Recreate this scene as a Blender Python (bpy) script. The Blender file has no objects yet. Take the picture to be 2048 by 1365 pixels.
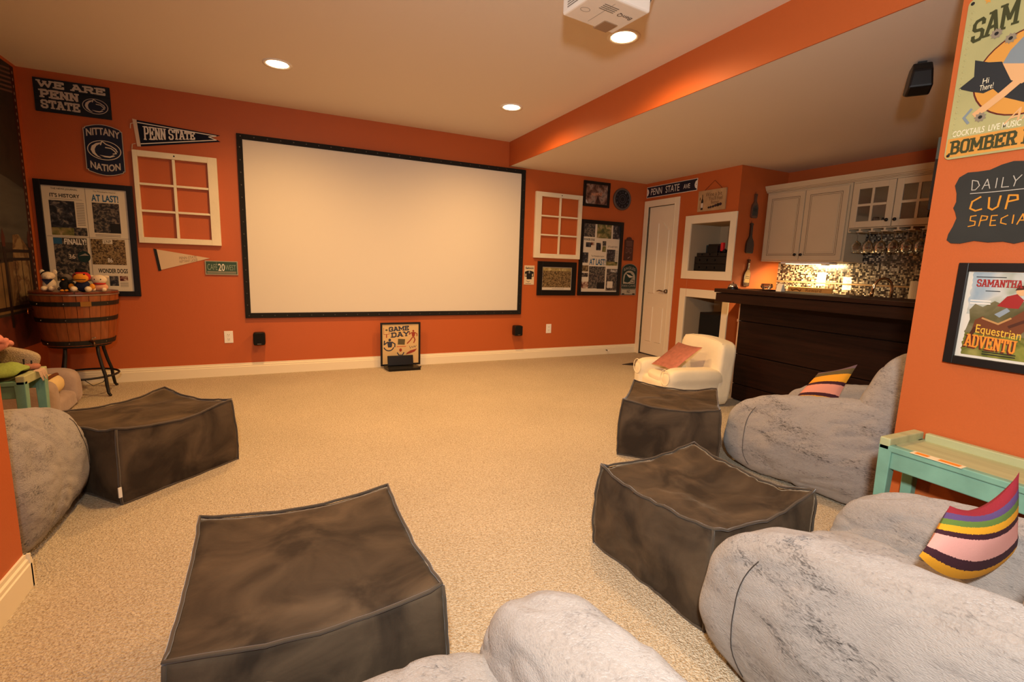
import bpy, math, random
from mathutils import Vector, Matrix, noise
random.seed(7)
SC = bpy.context.scene
COL = SC.collection

# ------------------------------------------------------------------ camera
cam_d = bpy.data.cameras.new('camera'); cam_d.sensor_width = 36.0; cam_d.lens = 17.0257
cam_d.clip_start = 0.02
cam = bpy.data.objects.new('camera', cam_d); COL.objects.link(cam)
_F = Vector((0.42717, 0.89102, -0.15365)); _R = Vector((0.90343, -0.42750, 0.03259)); _U = Vector((0.03665, 0.15273, 0.98759))
cam.matrix_world = Matrix(((_R.x, _U.x, -_F.x, 0.0), (_R.y, _U.y, -_F.y, 0.0), (_R.z, _U.z, -_F.z, 1.2), (0, 0, 0, 1)))
SC.camera = cam

# ------------------------------------------------------------------ world, view, main lights
W = bpy.data.worlds.new('world'); SC.world = W; W.use_nodes = True
W.node_tree.nodes['Background'].inputs[0].default_value = (0.9, 0.75, 0.6, 1)
W.node_tree.nodes['Background'].inputs[1].default_value = 0.02
SC.view_settings.view_transform = 'Standard'; SC.view_settings.look = 'None'
SC.view_settings.gamma = 1.0; SC.view_settings.use_curve_mapping = False
SC.view_settings.exposure = 0.0

FLASH_POWER = 265.0          # the photographer's flash, held above the camera
CAN_POWER = 124.0            # each recessed ceiling lamp
fl = bpy.data.lights.new('photographers_flash', 'SPOT'); fl.energy = FLASH_POWER; fl.color = (1.0, 0.99, 0.95); fl.shadow_soft_size = 0.07; fl.spot_size = math.radians(168); fl.spot_blend = 1.0
flo = bpy.data.objects.new('photographers_flash', fl); COL.objects.link(flo); flo.location = (-0.10, -0.18, 1.71)
flo.rotation_euler = Vector((0.80, 0.60, -0.22)).to_track_quat('-Z', 'Y').to_euler()      # head turned towards the bar side
WARM = (1.0, 0.55, 0.20)

# ------------------------------------------------------------------ key dimensions (metres)
D = 5.57; H = 2.67; HS = 2.39; XS = 2.56; XR = 4.68; XL = -1.88; Y1 = 3.993; XR2 = 5.466
XP = 2.297; YP = 1.063; XN = -0.864; YN = 2.162; YB = -2.6

# ------------------------------------------------------------------ colour and materials
def lin(c):
    c = c.lstrip('#'); o = []
    for i in (0, 2, 4):
        v = int(c[i:i+2], 16) / 255
        o.append(v / 12.92 if v <= 0.04045 else ((v + 0.055) / 1.055) ** 2.4)
    return (o[0], o[1], o[2], 1.0)
MATS = {}
def mat(name, col, rough=0.6, metal=0.0, spec=0.5, coat=0.0, sheen=0.0, var=0.0, vscale=8.0, bump=0.0, bscale=60.0, stretch=None, emit=None, estr=0.0, trans=0.0, ior=1.45):
    if name in MATS: return MATS[name]
    m = bpy.data.materials.new(name); m.use_nodes = True; nt = m.node_tree; b = nt.nodes['Principled BSDF']
    L = nt.links.new
    b.inputs['Base Color'].default_value = lin(col); b.inputs['Roughness'].default_value = rough; b.inputs['Metallic'].default_value = metal
    b.inputs['Specular IOR Level'].default_value = spec; b.inputs['Coat Weight'].default_value = coat; b.inputs['IOR'].default_value = ior
    if trans: b.inputs['Transmission Weight'].default_value = trans
    if sheen: b.inputs['Sheen Weight'].default_value = sheen; b.inputs['Sheen Roughness'].default_value = 0.4
    if emit: b.inputs['Emission Color'].default_value = lin(emit); b.inputs['Emission Strength'].default_value = estr
    if var or bump:
        tc = nt.nodes.new('ShaderNodeTexCoord'); mp = nt.nodes.new('ShaderNodeMapping'); L(tc.outputs['Object'], mp.inputs['Vector'])
        if stretch: mp.inputs['Scale'].default_value = stretch
    if var:
        n = nt.nodes.new('ShaderNodeTexNoise'); n.inputs['Scale'].default_value = vscale; n.inputs['Detail'].default_value = 5
        L(mp.outputs[0], n.inputs['Vector'])
        r = nt.nodes.new('ShaderNodeMapRange'); r.inputs[1].default_value = 0.3; r.inputs[2].default_value = 0.7; r.inputs[3].default_value = 1 - var; r.inputs[4].default_value = 1 + var
        L(n.outputs['Fac'], r.inputs[0])
        h = nt.nodes.new('ShaderNodeHueSaturation'); h.inputs['Color'].default_value = lin(col); L(r.outputs[0], h.inputs['Value']); L(h.outputs[0], b.inputs['Base Color'])
    if bump:
        n2 = nt.nodes.new('ShaderNodeTexNoise'); n2.inputs['Scale'].default_value = bscale; n2.inputs['Detail'].default_value = 3
        L(mp.outputs[0], n2.inputs['Vector'])
        bp = nt.nodes.new('ShaderNodeBump'); bp.inputs['Strength'].default_value = bump; bp.inputs['Distance'].default_value = 0.01
        L(n2.outputs['Fac'], bp.inputs['Height']); L(bp.outputs[0], b.inputs['Normal'])
    MATS[name] = m
    return m
def ramp_mat(name, cols, scale=14.0, detail=4.0, rough=0.35, coat=0.3, seed=0.0, stretch=None, kind='noise', dist=0.6):
    """a printed photograph: soft blotches of the given colours"""
    if name in MATS: return MATS[name]
    m = bpy.data.materials.new(name); m.use_nodes = True; nt = m.node_tree; b = nt.nodes['Principled BSDF']; L = nt.links.new
    tc = nt.nodes.new('ShaderNodeTexCoord'); mp = nt.nodes.new('ShaderNodeMapping'); L(tc.outputs['Object'], mp.inputs['Vector'])
    mp.inputs['Location'].default_value = (seed, seed * 1.7, seed * .6)
    if stretch: mp.inputs['Scale'].default_value = stretch
    if kind == 'noise':
        n = nt.nodes.new('ShaderNodeTexNoise'); n.inputs['Scale'].default_value = scale; n.inputs['Detail'].default_value = detail; n.inputs['Distortion'].default_value = dist; out = n.outputs['Fac']
    else:
        n = nt.nodes.new('ShaderNodeTexVoronoi'); n.inputs['Scale'].default_value = scale
        sp = nt.nodes.new('ShaderNodeSeparateColor'); L(n.outputs['Color'], sp.inputs[0]); out = sp.outputs[0]
    L(mp.outputs[0], n.inputs['Vector'])
    r = nt.nodes.new('ShaderNodeValToRGB'); e = r.color_ramp.elements
    lo, hi = (0.3, 0.7) if kind == 'noise' else (0.0, 0.95)
    while len(e) < len(cols): e.new(0.5)
    for i, c in enumerate(cols): e[i].position = lo + (hi - lo) * i / (len(cols) - 1); e[i].color = lin(c)
    if kind != 'noise': r.color_ramp.interpolation = 'CONSTANT'
    L(out, r.inputs[0]); L(r.outputs[0], b.inputs['Base Color'])
    b.inputs['Roughness'].default_value = rough; b.inputs['Coat Weight'].default_value = coat; b.inputs['Coat Roughness'].default_value = 0.05
    MATS[name] = m
    return m

PAINT = mat('orange_paint', '#BD5E29', 0.55, bump=0.08, bscale=180)
CEIL = mat('ceiling_paint', '#E6DACA', 0.85, bump=0.05, bscale=150)
TRIM = mat('cream_trim', '#F1E4C6', 0.45)
DOORM = mat('door_paint', '#EFE0C2', 0.5)
WHITEP = mat('white_plastic', '#F2EDE2', 0.35)
BLACK = mat('black_frame', '#0C0A09', 0.45)
BLACKP = mat('black_plastic', '#0B0B0C', 0.4)
NAVY = mat('navy_paint', '#0B1530', 0.6)
CREAM = mat('cream_ink', '#D9CDBB', 0.7)
WHITEI = mat('white_ink', '#E4DED2', 0.7)
BLACKI = mat('black_ink', '#141414', 0.7)
GREYI = mat('grey_ink', '#8C857B', 0.7)
PAPER = mat('newsprint', '#D8CDB8', 0.8, var=0.03, vscale=6)
BLUEI = mat('blue_ink', '#24597F', 0.7)
SIGNG = mat('sign_grey', '#C2B8AC', 0.7)
REDI = mat('red_ink', '#A8231C', 0.7)
GREENI = mat('green_ink', '#0C2B28', 0.6)
SASH = mat('sash_paint', '#EADFC2', 0.6, var=0.05, vscale=5, bump=0.15, bscale=25)
METAL = mat('brushed_nickel', '#9A9083', 0.3, metal=1.0)
CHROME = mat('chrome', '#D8D8D8', 0.08, metal=1.0)
BRASS = mat('aged_brass', '#B88A45', 0.3, metal=1.0)
IRON = mat('black_iron', '#15120F', 0.55)
GLASS = mat('clear_glass', '#FFFFFF', 0.0, trans=1.0, ior=1.45)
TEAL = mat('teal_paint', '#78A690', 0.55, var=0.14, vscale=9, bump=0.1, bscale=40)
SAGE = mat('worn_sage_paint', '#AEB184', 0.55, var=0.16, vscale=3.0, bump=0.1, bscale=40, stretch=(7.0, 0.6, 1.0))
WALNUT = mat('dark_walnut', '#220F08', 0.5, spec=.2, var=0.35, vscale=3.0, bump=0.12, bscale=8, stretch=(10.0, 0.8, 14.0))
OAK = mat('reddish_oak', '#8A4A22', 0.35, var=0.25, vscale=5.0, stretch=(12, 12, 0.8), coat=0.3)

# ------------------------------------------------------------------ mesh helpers
class Fr:
    """a wall's own axes: u to the viewer's right, v up, n out into the room"""
    def __init__(s, o, u, v, n): s.o, s.u, s.v, s.n = map(Vector, (o, u, v, n))
    def p(s, a, b, d=0.0): return s.o + s.u * a + s.v * b + s.n * d
FB = Fr((0, D, 0), (1, 0, 0), (0, 0, 1), (0, -1, 0))          # back wall: a = x
FRR = Fr((XR, 0, 0), (0, -1, 0), (0, 0, 1), (-1, 0, 0))       # right wall: a = -y
FP = Fr((XP, 0, 0), (0, -1, 0), (0, 0, 1), (-1, 0, 0))        # near right wall: a = -y
FL = Fr((XL, 0, 0), (0, 1, 0), (0, 0, 1), (1, 0, 0))          # left wall: a = y
FY = Fr((0, Y1, 0), (1, 0, 0), (0, 0, 1), (0, -1, 0))         # bar return wall: a = x
FC = Fr((XR2, 0, 0), (0, -1, 0), (0, 0, 1), (-1, 0, 0))       # bar wall: a = -y

class MB:
    def __init__(s): s.v = []; s.f = []; s.uv = None
    def add(s, vs, fs):
        k = len(s.v); s.v += [Vector(q) for q in vs]; s.f += [tuple(i + k for i in f) for f in fs]; return s
    def box(s, x0, x1, y0, y1, z0, z1, M=None):
        vs = [Vector((x, y, z)) for z in (z0, z1) for y in (y0, y1) for x in (x0, x1)]
        if M is not None: vs = [M @ q for q in vs]
        return s.add(vs, [(0, 2, 3, 1), (4, 5, 7, 6), (0, 1, 5, 4), (2, 6, 7, 3), (0, 4, 6, 2), (1, 3, 7, 5)])
    def fbox(s, fr, a0, a1, b0, b1, d0, d1):
        vs = [fr.p(a, b, d) for d in (d0, d1) for b in (b0, b1) for a in (a0, a1)]
        return s.add(vs, [(0, 2, 3, 1), (4, 5, 7, 6), (0, 1, 5, 4), (2, 6, 7, 3), (0, 4, 6, 2), (1, 3, 7, 5)])
    def prism(s, fr, poly, d0, d1):
        n = len(poly)
        ar = sum(poly[i][0] * poly[(i+1) % n][1] - poly[(i+1) % n][0] * poly[i][1] for i in range(n))
        if ar < 0: poly = poly[::-1]
        vs = [fr.p(a, b, d0) for a, b in poly] + [fr.p(a, b, d1) for a, b in poly]
        fs = [tuple(range(n - 1, -1, -1)), tuple(range(n, 2 * n))] + [(i, (i+1) % n, n + (i+1) % n, n + i) for i in range(n)]
        return s.add(vs, fs)
    def face(s, fr, poly, d):
        n = len(poly)
        ar = sum(poly[i][0] * poly[(i+1) % n][1] - poly[(i+1) % n][0] * poly[i][1] for i in range(n))
        if ar < 0: poly = poly[::-1]
        return s.add([fr.p(a, b, d) for a, b in poly], [tuple(range(n))])
    def line(s, fr, pts, w, d, closed=False):
        """a drawn stroke of width w lying on a face"""
        P = list(pts) + ([pts[0]] if closed else [])
        for (a, b), (c, e) in zip(P[:-1], P[1:]):
            dx, dy = c - a, e - b; l = math.hypot(dx, dy) or 1; nx, ny = -dy / l * w / 2, dx / l * w / 2; ex, ey = dx / l * w * .3, dy / l * w * .3
            s.k = (getattr(s, 'k', 0) + 1) % 24          # strokes that cross never share one plane
            s.face(fr, [(a+nx-ex, b+ny-ey), (c+nx+ex, e+ny+ey), (c-nx+ex, e-ny+ey), (a-nx-ex, b-ny-ey)], d + s.k * 1.6e-5)
        return s
    def tube(s, pts, r, n=8, closed=False, rz=None):
        pts = [Vector(q) for q in pts]; N = len(pts); rr = r if isinstance(r, (list, tuple)) else [r] * N
        rings = []; up = None
        for i in range(N):
            a = pts[i-1] if (i > 0 or closed) else pts[i]; b = pts[(i+1) % N] if (i < N - 1 or closed) else pts[i]
            t = (b - a).normalized()
            if up is None: up = Vector((0, 0, 1)) if abs(t.z) < 0.9 else Vector((1, 0, 0))
            x = t.cross(up).normalized(); y = x.cross(t).normalized(); up = y
            rings.append([pts[i] + (x * math.cos(2*math.pi*k/n) + y * math.sin(2*math.pi*k/n)) * rr[i] for k in range(n)])
        vs = [q for g in rings for q in g]; fs = []
        for i in range(N if closed else N - 1):
            j = (i + 1) % N
            for k in range(n): fs.append((i*n+k, i*n+(k+1) % n, j*n+(k+1) % n, j*n+k))
        if not closed: fs += [tuple(range(n-1, -1, -1)), tuple((N-1)*n + k for k in range(n))]
        return s.add(vs, fs)
    def lathe(s, prof, M=None, n=24, cap=True):
        vs = []; fs = []
        for r, z in prof:
            for k in range(n):
                q = Vector((r*math.cos(2*math.pi*k/n), r*math.sin(2*math.pi*k/n), z)); vs.append(M @ q if M is not None else q)
        m = len(prof)
        for i in range(m-1):
            for k in range(n): fs.append((i*n+k, i*n+(k+1) % n, (i+1)*n+(k+1) % n, (i+1)*n+k))
        if cap:
            if prof[0][0] > 1e-4: fs.append(tuple(range(n-1, -1, -1)))
            if prof[-1][0] > 1e-4: fs.append(tuple((m-1)*n + k for k in range(n)))
        return s.add(vs, fs)
    def blob(s, c, h, n=2.0, N=10, warp=None, amp=0.0, freq=6.0, M=None, seed=0.0, ny=None, fold=0.0):
        """a rounded lump: a superellipsoid about c with half sizes h, softened by noise"""
        c = Vector(c); key = {}; vs = []; fs = []
        def vid(q):
            k = (round(q[0], 5), round(q[1], 5), round(q[2], 5))
            if k not in key:
                key[k] = len(vs); q = Vector(q)
                m_ = ny or n; t = ((abs(q.x)**n + abs(q.z)**n) ** (m_/n) + abs(q.y)**m_) ** (1/m_); q = q / t
                w = Vector((q.x*h[0], q.y*h[1], q.z*h[2]))
                if warp: w = warp(w)
                if amp:
                    nn = Vector((q.x/h[0], q.y/h[1], q.z/h[2])).normalized()
                    w += nn * amp * (noise.noise(w * freq + Vector((seed, seed, seed))) + 0.5 * noise.noise(w * freq * 2.3 + Vector((seed, 3.1, seed))))
                if fold:
                    nn = Vector((q.x/h[0], q.y/h[1], q.z/h[2])).normalized()
                    w -= nn * fold * max(0.0, 1 - 5*abs(noise.noise(Vector((w.x*5 + seed, w.y*5, w.z*17 + w.y*6))))) * (0.5 + noise.noise(w*4 + Vector((seed, 7, 1))))
                if M is not None: w = M @ w
                vs.append(c + w)
            return key[k]
        g = [math.tan(-math.pi/4 + math.pi/2*i/N) for i in range(N+1)]
        for ax in range(3):
            for sg in (-1, 1):
                def P(i, j):
                    q = [0, 0, 0]; q[ax] = sg; q[(ax+1) % 3] = g[i]; q[(ax+2) % 3] = g[j]; return vid(q)
                for i in range(N):
                    for j in range(N):
                        f = (P(i, j), P(i+1, j), P(i+1, j+1), P(i, j+1)); fs.append(f if sg > 0 else f[::-1])
        return s.add(vs, fs)
    def build(s, name, material, parent=None, smooth=False, bevel=0.0, seg=2, subsurf=0):
        org = parent_loc(parent)
        me = bpy.data.meshes.new(name); me.from_pydata([tuple(q - org) for q in s.v], [], s.f); me.update()
        if material is not None: me.materials.append(material)
        if smooth: me.polygons.foreach_set('use_smooth', [True] * len(me.polygons))
        if s.uv:
            l = me.uv_layers.new(name='UVMap')
            for lp in me.loops: l.data[lp.index].uv = s.uv[lp.vertex_index]
        o = bpy.data.objects.new(name, me); COL.objects.link(o)
        if parent is not None: o.parent = parent
        if bevel:
            b = o.modifiers.new('bevel', 'BEVEL'); b.width = bevel; b.segments = seg; b.limit_method = 'ANGLE'; b.angle_limit = 0.6; b.harden_normals = False
        if subsurf:
            q = o.modifiers.new('subdiv', 'SUBSURF'); q.levels = subsurf; q.render_levels = subsurf
        return o
def parent_loc(p):
    v = Vector((0, 0, 0))
    while p is not None: v += p.location; p = p.parent
    return v
def thing(name, label, cat, loc, group=None):
    o = bpy.data.objects.new(name, None); COL.objects.link(o); o.location = loc; o.empty_display_size = 0.1
    return tag(o, label, cat, group)
def tag(o, label=None, cat=None, group=None, kind=None):
    if label: o['label'] = label
    if cat: o['category'] = cat
    if group: o['group'] = group
    if kind: o['kind'] = kind
    return o
def struct(o, label=None, cat=None):
    return tag(o, label, cat, kind='structure')
def copy_tree(root, loc, rz, label, group=None):
    r = root.copy(); COL.objects.link(r); r.location = loc; r.rotation_euler = (0, 0, rz); r['label'] = label
    if group: r['group'] = group
    for ch in list(root.children):
        c = ch.copy(); COL.objects.link(c); c.parent = r
        for g in list(ch.children):
            d = g.copy(); COL.objects.link(d); d.parent = c
    return r
def ell(ca, cb, ra, rb, n=24, t0=0.0, t1=2*math.pi):
    full = abs(t1 - t0 - 2*math.pi) < 1e-6
    return [(ca + ra*math.cos(t0 + (t1-t0)*i/(n if full else n-1)), cb + rb*math.sin(t0 + (t1-t0)*i/(n if full else n-1))) for i in range(n)]

# ------------------------------------------------------------------ lettering
def text(s, fr, a0, a1, b0, b1, d, material, parent, bold=0.02, name='lettering', warp=None):
    cu = bpy.data.curves.new('t', 'FONT'); cu.body = s; cu.offset = bold; cu.resolution_u = 3
    o = bpy.data.objects.new('t', cu); COL.objects.link(o)
    dg = bpy.context.evaluated_depsgraph_get(); dg.update(); ev = o.evaluated_get(dg); me = ev.to_mesh()
    vs = [q.co.copy() for q in me.vertices]; fs = [tuple(p.vertices) for p in me.polygons]; ev.to_mesh_clear()
    bpy.data.objects.remove(o); bpy.data.curves.remove(cu)
    x0 = min(q.x for q in vs); x1 = max(q.x for q in vs); y0 = min(q.y for q in vs); y1 = max(q.y for q in vs)
    m = MB(); out = []
    for q in vs:
        u = (q.x-x0)/(x1-x0); w = (q.y-y0)/(y1-y0)
        a = a0 + (a1-a0)*u; b = b0 + (b1-b0)*w
        if warp: a, b = warp(a, b, u, w)
        out.append(fr.p(a, b, d))
    m.add(out, fs)
    return m.build(name, material, parent)
# block letters with slab serifs: strokes on a unit square, then the spots that carry a serif
SLAB = {
'A': ([[(.12, 0), (.46, 1), (.54, 1), (.88, 0)], [(.26, .32), (.74, .32)]], [(.12, 0), (.88, 0), (.4, 1)]),
'B': ([[(.2, 0), (.2, 1), (.66, 1), (.84, .88), (.84, .64), (.66, .52), (.2, .52)], [(.66, .52), (.88, .4), (.88, .14), (.7, 0), (.2, 0)]], [(.14, 0), (.14, 1)]),
'C': ([[(.86, .72), (.86, .9), (.72, 1), (.3, 1), (.14, .86), (.14, .14), (.3, 0), (.72, 0), (.86, .12), (.86, .28)]], []),
'D': ([[(.2, 0), (.2, 1), (.66, 1), (.86, .82), (.86, .18), (.66, 0), (.2, 0)]], [(.14, 0), (.14, 1)]),
'E': ([[(.86, .78), (.86, 1), (.2, 1), (.2, 0), (.86, 0), (.86, .22)], [(.2, .52), (.62, .52)], [(.62, .38), (.62, .66)]], [(.14, 0), (.14, 1)]),
'G': ([[(.86, .74), (.86, .88), (.7, 1), (.3, 1), (.14, .86), (.14, .14), (.3, 0), (.7, 0), (.86, .14), (.86, .46), (.55, .46)]], []),
'H': ([[(.2, 0), (.2, 1)], [(.8, 0), (.8, 1)], [(.2, .52), (.8, .52)]], [(.2, 0), (.2, 1), (.8, 0), (.8, 1)]),
'I': ([[(.5, 0), (.5, 1)]], [(.5, 0), (.5, 1), (.4, 0), (.6, 0), (.4, 1), (.6, 1)]),
'K': ([[(.2, 0), (.2, 1)], [(.2, .42), (.78, 1)], [(.4, .6), (.84, 0)]], [(.2, 0), (.2, 1), (.8, 1), (.84, 0)]),
'L': ([[(.24, 1), (.24, 0), (.86, 0), (.86, .3)]], [(.24, 1), (.2, 0)]),
'M': ([[(.14, 0), (.14, 1), (.5, .3), (.86, 1), (.86, 0)]], [(.14, 0), (.86, 0), (.1, 1), (.9, 1)]),
'N': ([[(.18, 0), (.18, 1), (.82, 0), (.82, 1)]], [(.18, 0), (.14, 1), (.82, 1)]),
'O': ([[(.14, .16), (.14, .84), (.3, 1), (.7, 1), (.86, .84), (.86, .16), (.7, 0), (.3, 0), (.14, .16)]], []),
'P': ([[(.22, 0), (.22, 1), (.68, 1), (.86, .86), (.86, .6), (.68, .46), (.22, .46)]], [(.22, 0), (.16, 1)]),
'R': ([[(.2, 0), (.2, 1), (.68, 1), (.84, .87), (.84, .64), (.68, .5), (.2, .5)], [(.56, .5), (.84, 0)]], [(.2, 0), (.14, 1), (.86, 0)]),
'S': ([[(.84, .74), (.84, .88), (.7, 1), (.3, 1), (.15, .88), (.15, .64), (.3, .53), (.7, .47), (.85, .36), (.85, .12), (.7, 0), (.3, 0), (.15, .12), (.15, .26)]], []),
'T': ([[(.1, .74), (.1, 1), (.9, 1), (.9, .74)], [(.5, 1), (.5, 0)]], [(.5, 0)]),
'U': ([[(.18, 1), (.18, .16), (.34, 0), (.66, 0), (.82, .16), (.82, 1)]], [(.18, 1), (.82, 1)]),
'V': ([[(.12, 1), (.5, 0), (.88, 1)]], [(.12, 1), (.88, 1)]),
'W': ([[(.08, 1), (.28, 0), (.5, .75), (.72, 0), (.92, 1)]], [(.08, 1), (.92, 1), (.5, .9)]),
'Y': ([[(.12, 1), (.5, .48), (.88, 1)], [(.5, .48), (.5, 0)]], [(.12, 1), (.88, 1), (.5, 0)]),
}
def slab(s, fr, a0, a1, b0, b1, d, material, parent, w=0.2, space=0.4, warp=None, gap=0.08, name='lettering'):
    """slab-serif capitals fitted into a rectangle; w is the stroke width against the letter height"""
    units = sum(space if ch == ' ' else (1.3 if ch in 'MW' else (0.65 if ch == 'I' else 1.0)) for ch in s) + gap * (len(s)-1)
    k = (a1 - a0) / units; hgt = b1 - b0; x = a0; m = MB(); t = min(w * hgt, .3 * k)
    def q(u, v, cw):
        a = x + u * cw; b = b0 + t/2 + v * (hgt - t)
        return warp(a, b, (a-a0)/(a1-a0), (b-b0)/hgt) if warp else (a, b)
    for ch in s:
        if ch == ' ': x += (space + gap) * k; continue
        cw = k * (1.3 if ch in 'MW' else (0.65 if ch == 'I' else 1.0))
        st, se = SLAB[ch]
        for pl in st: m.line(fr, [q(u, v, cw) for u, v in pl], t, d)
        for u, v in se:
            a, b = q(u, v, cw); m.line(fr, [(a - t*.75, b), (a + t*.75, b)], t*.7, d)
        x += cw + gap * k
    return m.build(name, material, parent)

# ================================================================== THE SETTING
def carpet_mat():
    m = bpy.data.materials.new('berber_carpet'); m.use_nodes = True; nt = m.node_tree; b = nt.nodes['Principled BSDF']; L = nt.links.new
    tc = nt.nodes.new('ShaderNodeTexCoord')
    n1 = nt.nodes.new('ShaderNodeTexNoise'); n1.inputs['Scale'].default_value = 1.6; n1.inputs['Detail'].default_value = 4
    n2 = nt.nodes.new('ShaderNodeTexNoise'); n2.inputs['Scale'].default_value = 120; n2.inputs['Detail'].default_value = 3; n2.inputs['Distortion'].default_value = 0.8
    vo = nt.nodes.new('ShaderNodeTexVoronoi'); vo.inputs['Scale'].default_value = 150
    for n in (n1, n2, vo): L(tc.outputs['Object'], n.inputs['Vector'])
    r = nt.nodes.new('ShaderNodeValToRGB'); e = r.color_ramp.elements; e[0].position = .32; e[0].color = lin('#AD9A7E'); e[1].position = .62; e[1].color = lin('#D4C7AF')
    L(n2.outputs['Fac'], r.inputs[0])
    mr = nt.nodes.new('ShaderNodeMapRange'); mr.inputs[1].default_value = .3; mr.inputs[2].default_value = .7; mr.inputs[3].default_value = .94; mr.inputs[4].default_value = 1.04; L(n1.outputs['Fac'], mr.inputs[0])
    h = nt.nodes.new('ShaderNodeHueSaturation'); L(r.outputs[0], h.inputs['Color']); L(mr.outputs[0], h.inputs['Value']); L(h.outputs[0], b.inputs['Base Color'])
    mx = nt.nodes.new('ShaderNodeMath'); mx.operation = 'SUBTRACT'; L(n2.outputs['Fac'], mx.inputs[0]); L(vo.outputs['Distance'], mx.inputs[1])
    bp = nt.nodes.new('ShaderNodeBump'); bp.inputs['Strength'].default_value = .9; bp.inputs['Distance'].default_value = .006; L(mx.outputs[0], bp.inputs['Height']); L(bp.outputs[0], b.inputs['Normal'])
    b.inputs['Roughness'].default_value = 1.0; b.inputs['Specular IOR Level'].default_value = .05
    return m
CARPET = carpet_mat()

struct(MB().box(XL - .12, XR2 + .12, YB - .12, D + .12, -.1, 0).build('floor', CARPET), 'beige looped carpet covering the whole floor', 'carpet')
struct(MB().box(XL - .12, XS, YB - .12, D + .12, H, H + .1).build('ceiling', CEIL), 'pale painted upper ceiling with recessed lights', 'ceiling')
struct(MB().box(XS, XR2 + .12, YB - .12, D + .12, HS, H + .1).build('ceiling_lowered', CEIL), 'pale painted lowered ceiling over the bar side', 'ceiling')
struct(MB().box(XS - .008, XS, YB, D, HS, H).build('wall_soffit', PAINT), 'orange face of the dropped ceiling edge', 'wall')
struct(MB().box(XL - .12, XR + .6, D, D + .12, 0, H).build('wall_back', PAINT), 'orange back wall behind the projection screen', 'wall')
struct(MB().box(XL - .12, XL, YB, D, 0, H).build('wall_left', PAINT), 'far left wall carrying the photo mural', 'wall')
struct(MB().box(XN - .13, XN, YB, YN, 0, H).build('wall_left_near', PAINT), 'orange wall end at the near left', 'wall')
struct(MB().box(XP, XP + .13, YB, YP, 0, H).build('wall_right_near', PAINT), 'bright orange near right wall hung with signs', 'wall')
struct(MB().box(XL - .12, XP + .13, YB - .12, YB, 0, H).build('wall_rear', PAINT), 'orange wall behind the camera', 'wall')
struct(MB().box(XP + .13, XR2, .2, .32, 0, H).build('wall_bar_near', PAINT), 'orange wall closing the bar area', 'wall')
struct(MB().box(XR, XR2 + .12, Y1, Y1 + .02, 0, HS).build('wall_bar_return', PAINT), 'orange return wall hung with flattened bottles', 'wall')
struct(MB().box(XR2, XR2 + .12, .2, Y1, 0, HS).build('wall_bar', PAINT), 'orange wall behind the bar cabinets', 'wall')

def holed(m, fr, a0, a1, b0, b1, holes, d0, d1):
    A = sorted({a0, a1, *[h[0] for h in holes], *[h[1] for h in holes]}); B = sorted({b0, b1, *[h[2] for h in holes], *[h[3] for h in holes]})
    for i in range(len(A)-1):
        for j in range(len(B)-1):
            ca, cb = (A[i]+A[i+1])/2, (B[j]+B[j+1])/2
            if any(h[0] < ca < h[1] and h[2] < cb < h[3] for h in holes): continue
            m.fbox(fr, A[i], A[i+1], B[j], B[j+1], d0, d1)
    return m
N1 = (-4.66, -4.07, 1.21, 1.79); N2 = (-4.655, -4.07, .24, .885); DO = (-5.475, -4.975, 0, 2.065)
struct(holed(MB(), FRR, -D, -Y1 - .02, 0, HS, [N1, N2, DO], -.12, 0).build('wall_right', PAINT), 'orange right wall with door and two niches', 'wall')

BBP = [(0, 0), (.018, 0), (.018, .088), (.014, .092), (.014, .106), (.008, .112), (.008, .127), (0, .127)]
def baseboard(name, fr, a0, a1, label):
    m = MB(); n = len(BBP)
    vs = [fr.p(a, z, d) for a in (a0, a1) for d, z in BBP]
    m.add(vs, [tuple(range(n)), tuple(range(2*n-1, n-1, -1))] + [(i, n+i, n+(i+1) % n, (i+1) % n) for i in range(n)])
    return struct(m.build(name, TRIM), label, 'baseboard')
baseboard('baseboard_back', FB, XL, XR, 'cream baseboard along the back wall')
baseboard('baseboard_left', FL, YB, D - .02, 'cream baseboard under the mural')
FNL = Fr((XN, 0, 0), (0, 1, 0), (0, 0, 1), (1, 0, 0))
baseboard('baseboard_left_near', FNL, YB, YN + .01, 'cream baseboard on the near left wall end')
FNE = Fr((0, YN, 0), (-1, 0, 0), (0, 0, 1), (0, 1, 0))
baseboard('baseboard_left_end', FNE, -XN - .018, -XN + .13, 'cream baseboard round the left wall end')
baseboard('baseboard_right', FRR, -4.895, -Y1, 'cream baseboard between door and bar')
baseboard('baseboard_right_near', FP, -YP - .01, -YB, 'cream baseboard under the framed horse poster')
baseboard('baseboard_bar', FY, XR - .018, XR2, 'cream baseboard on the bar return wall')

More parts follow.
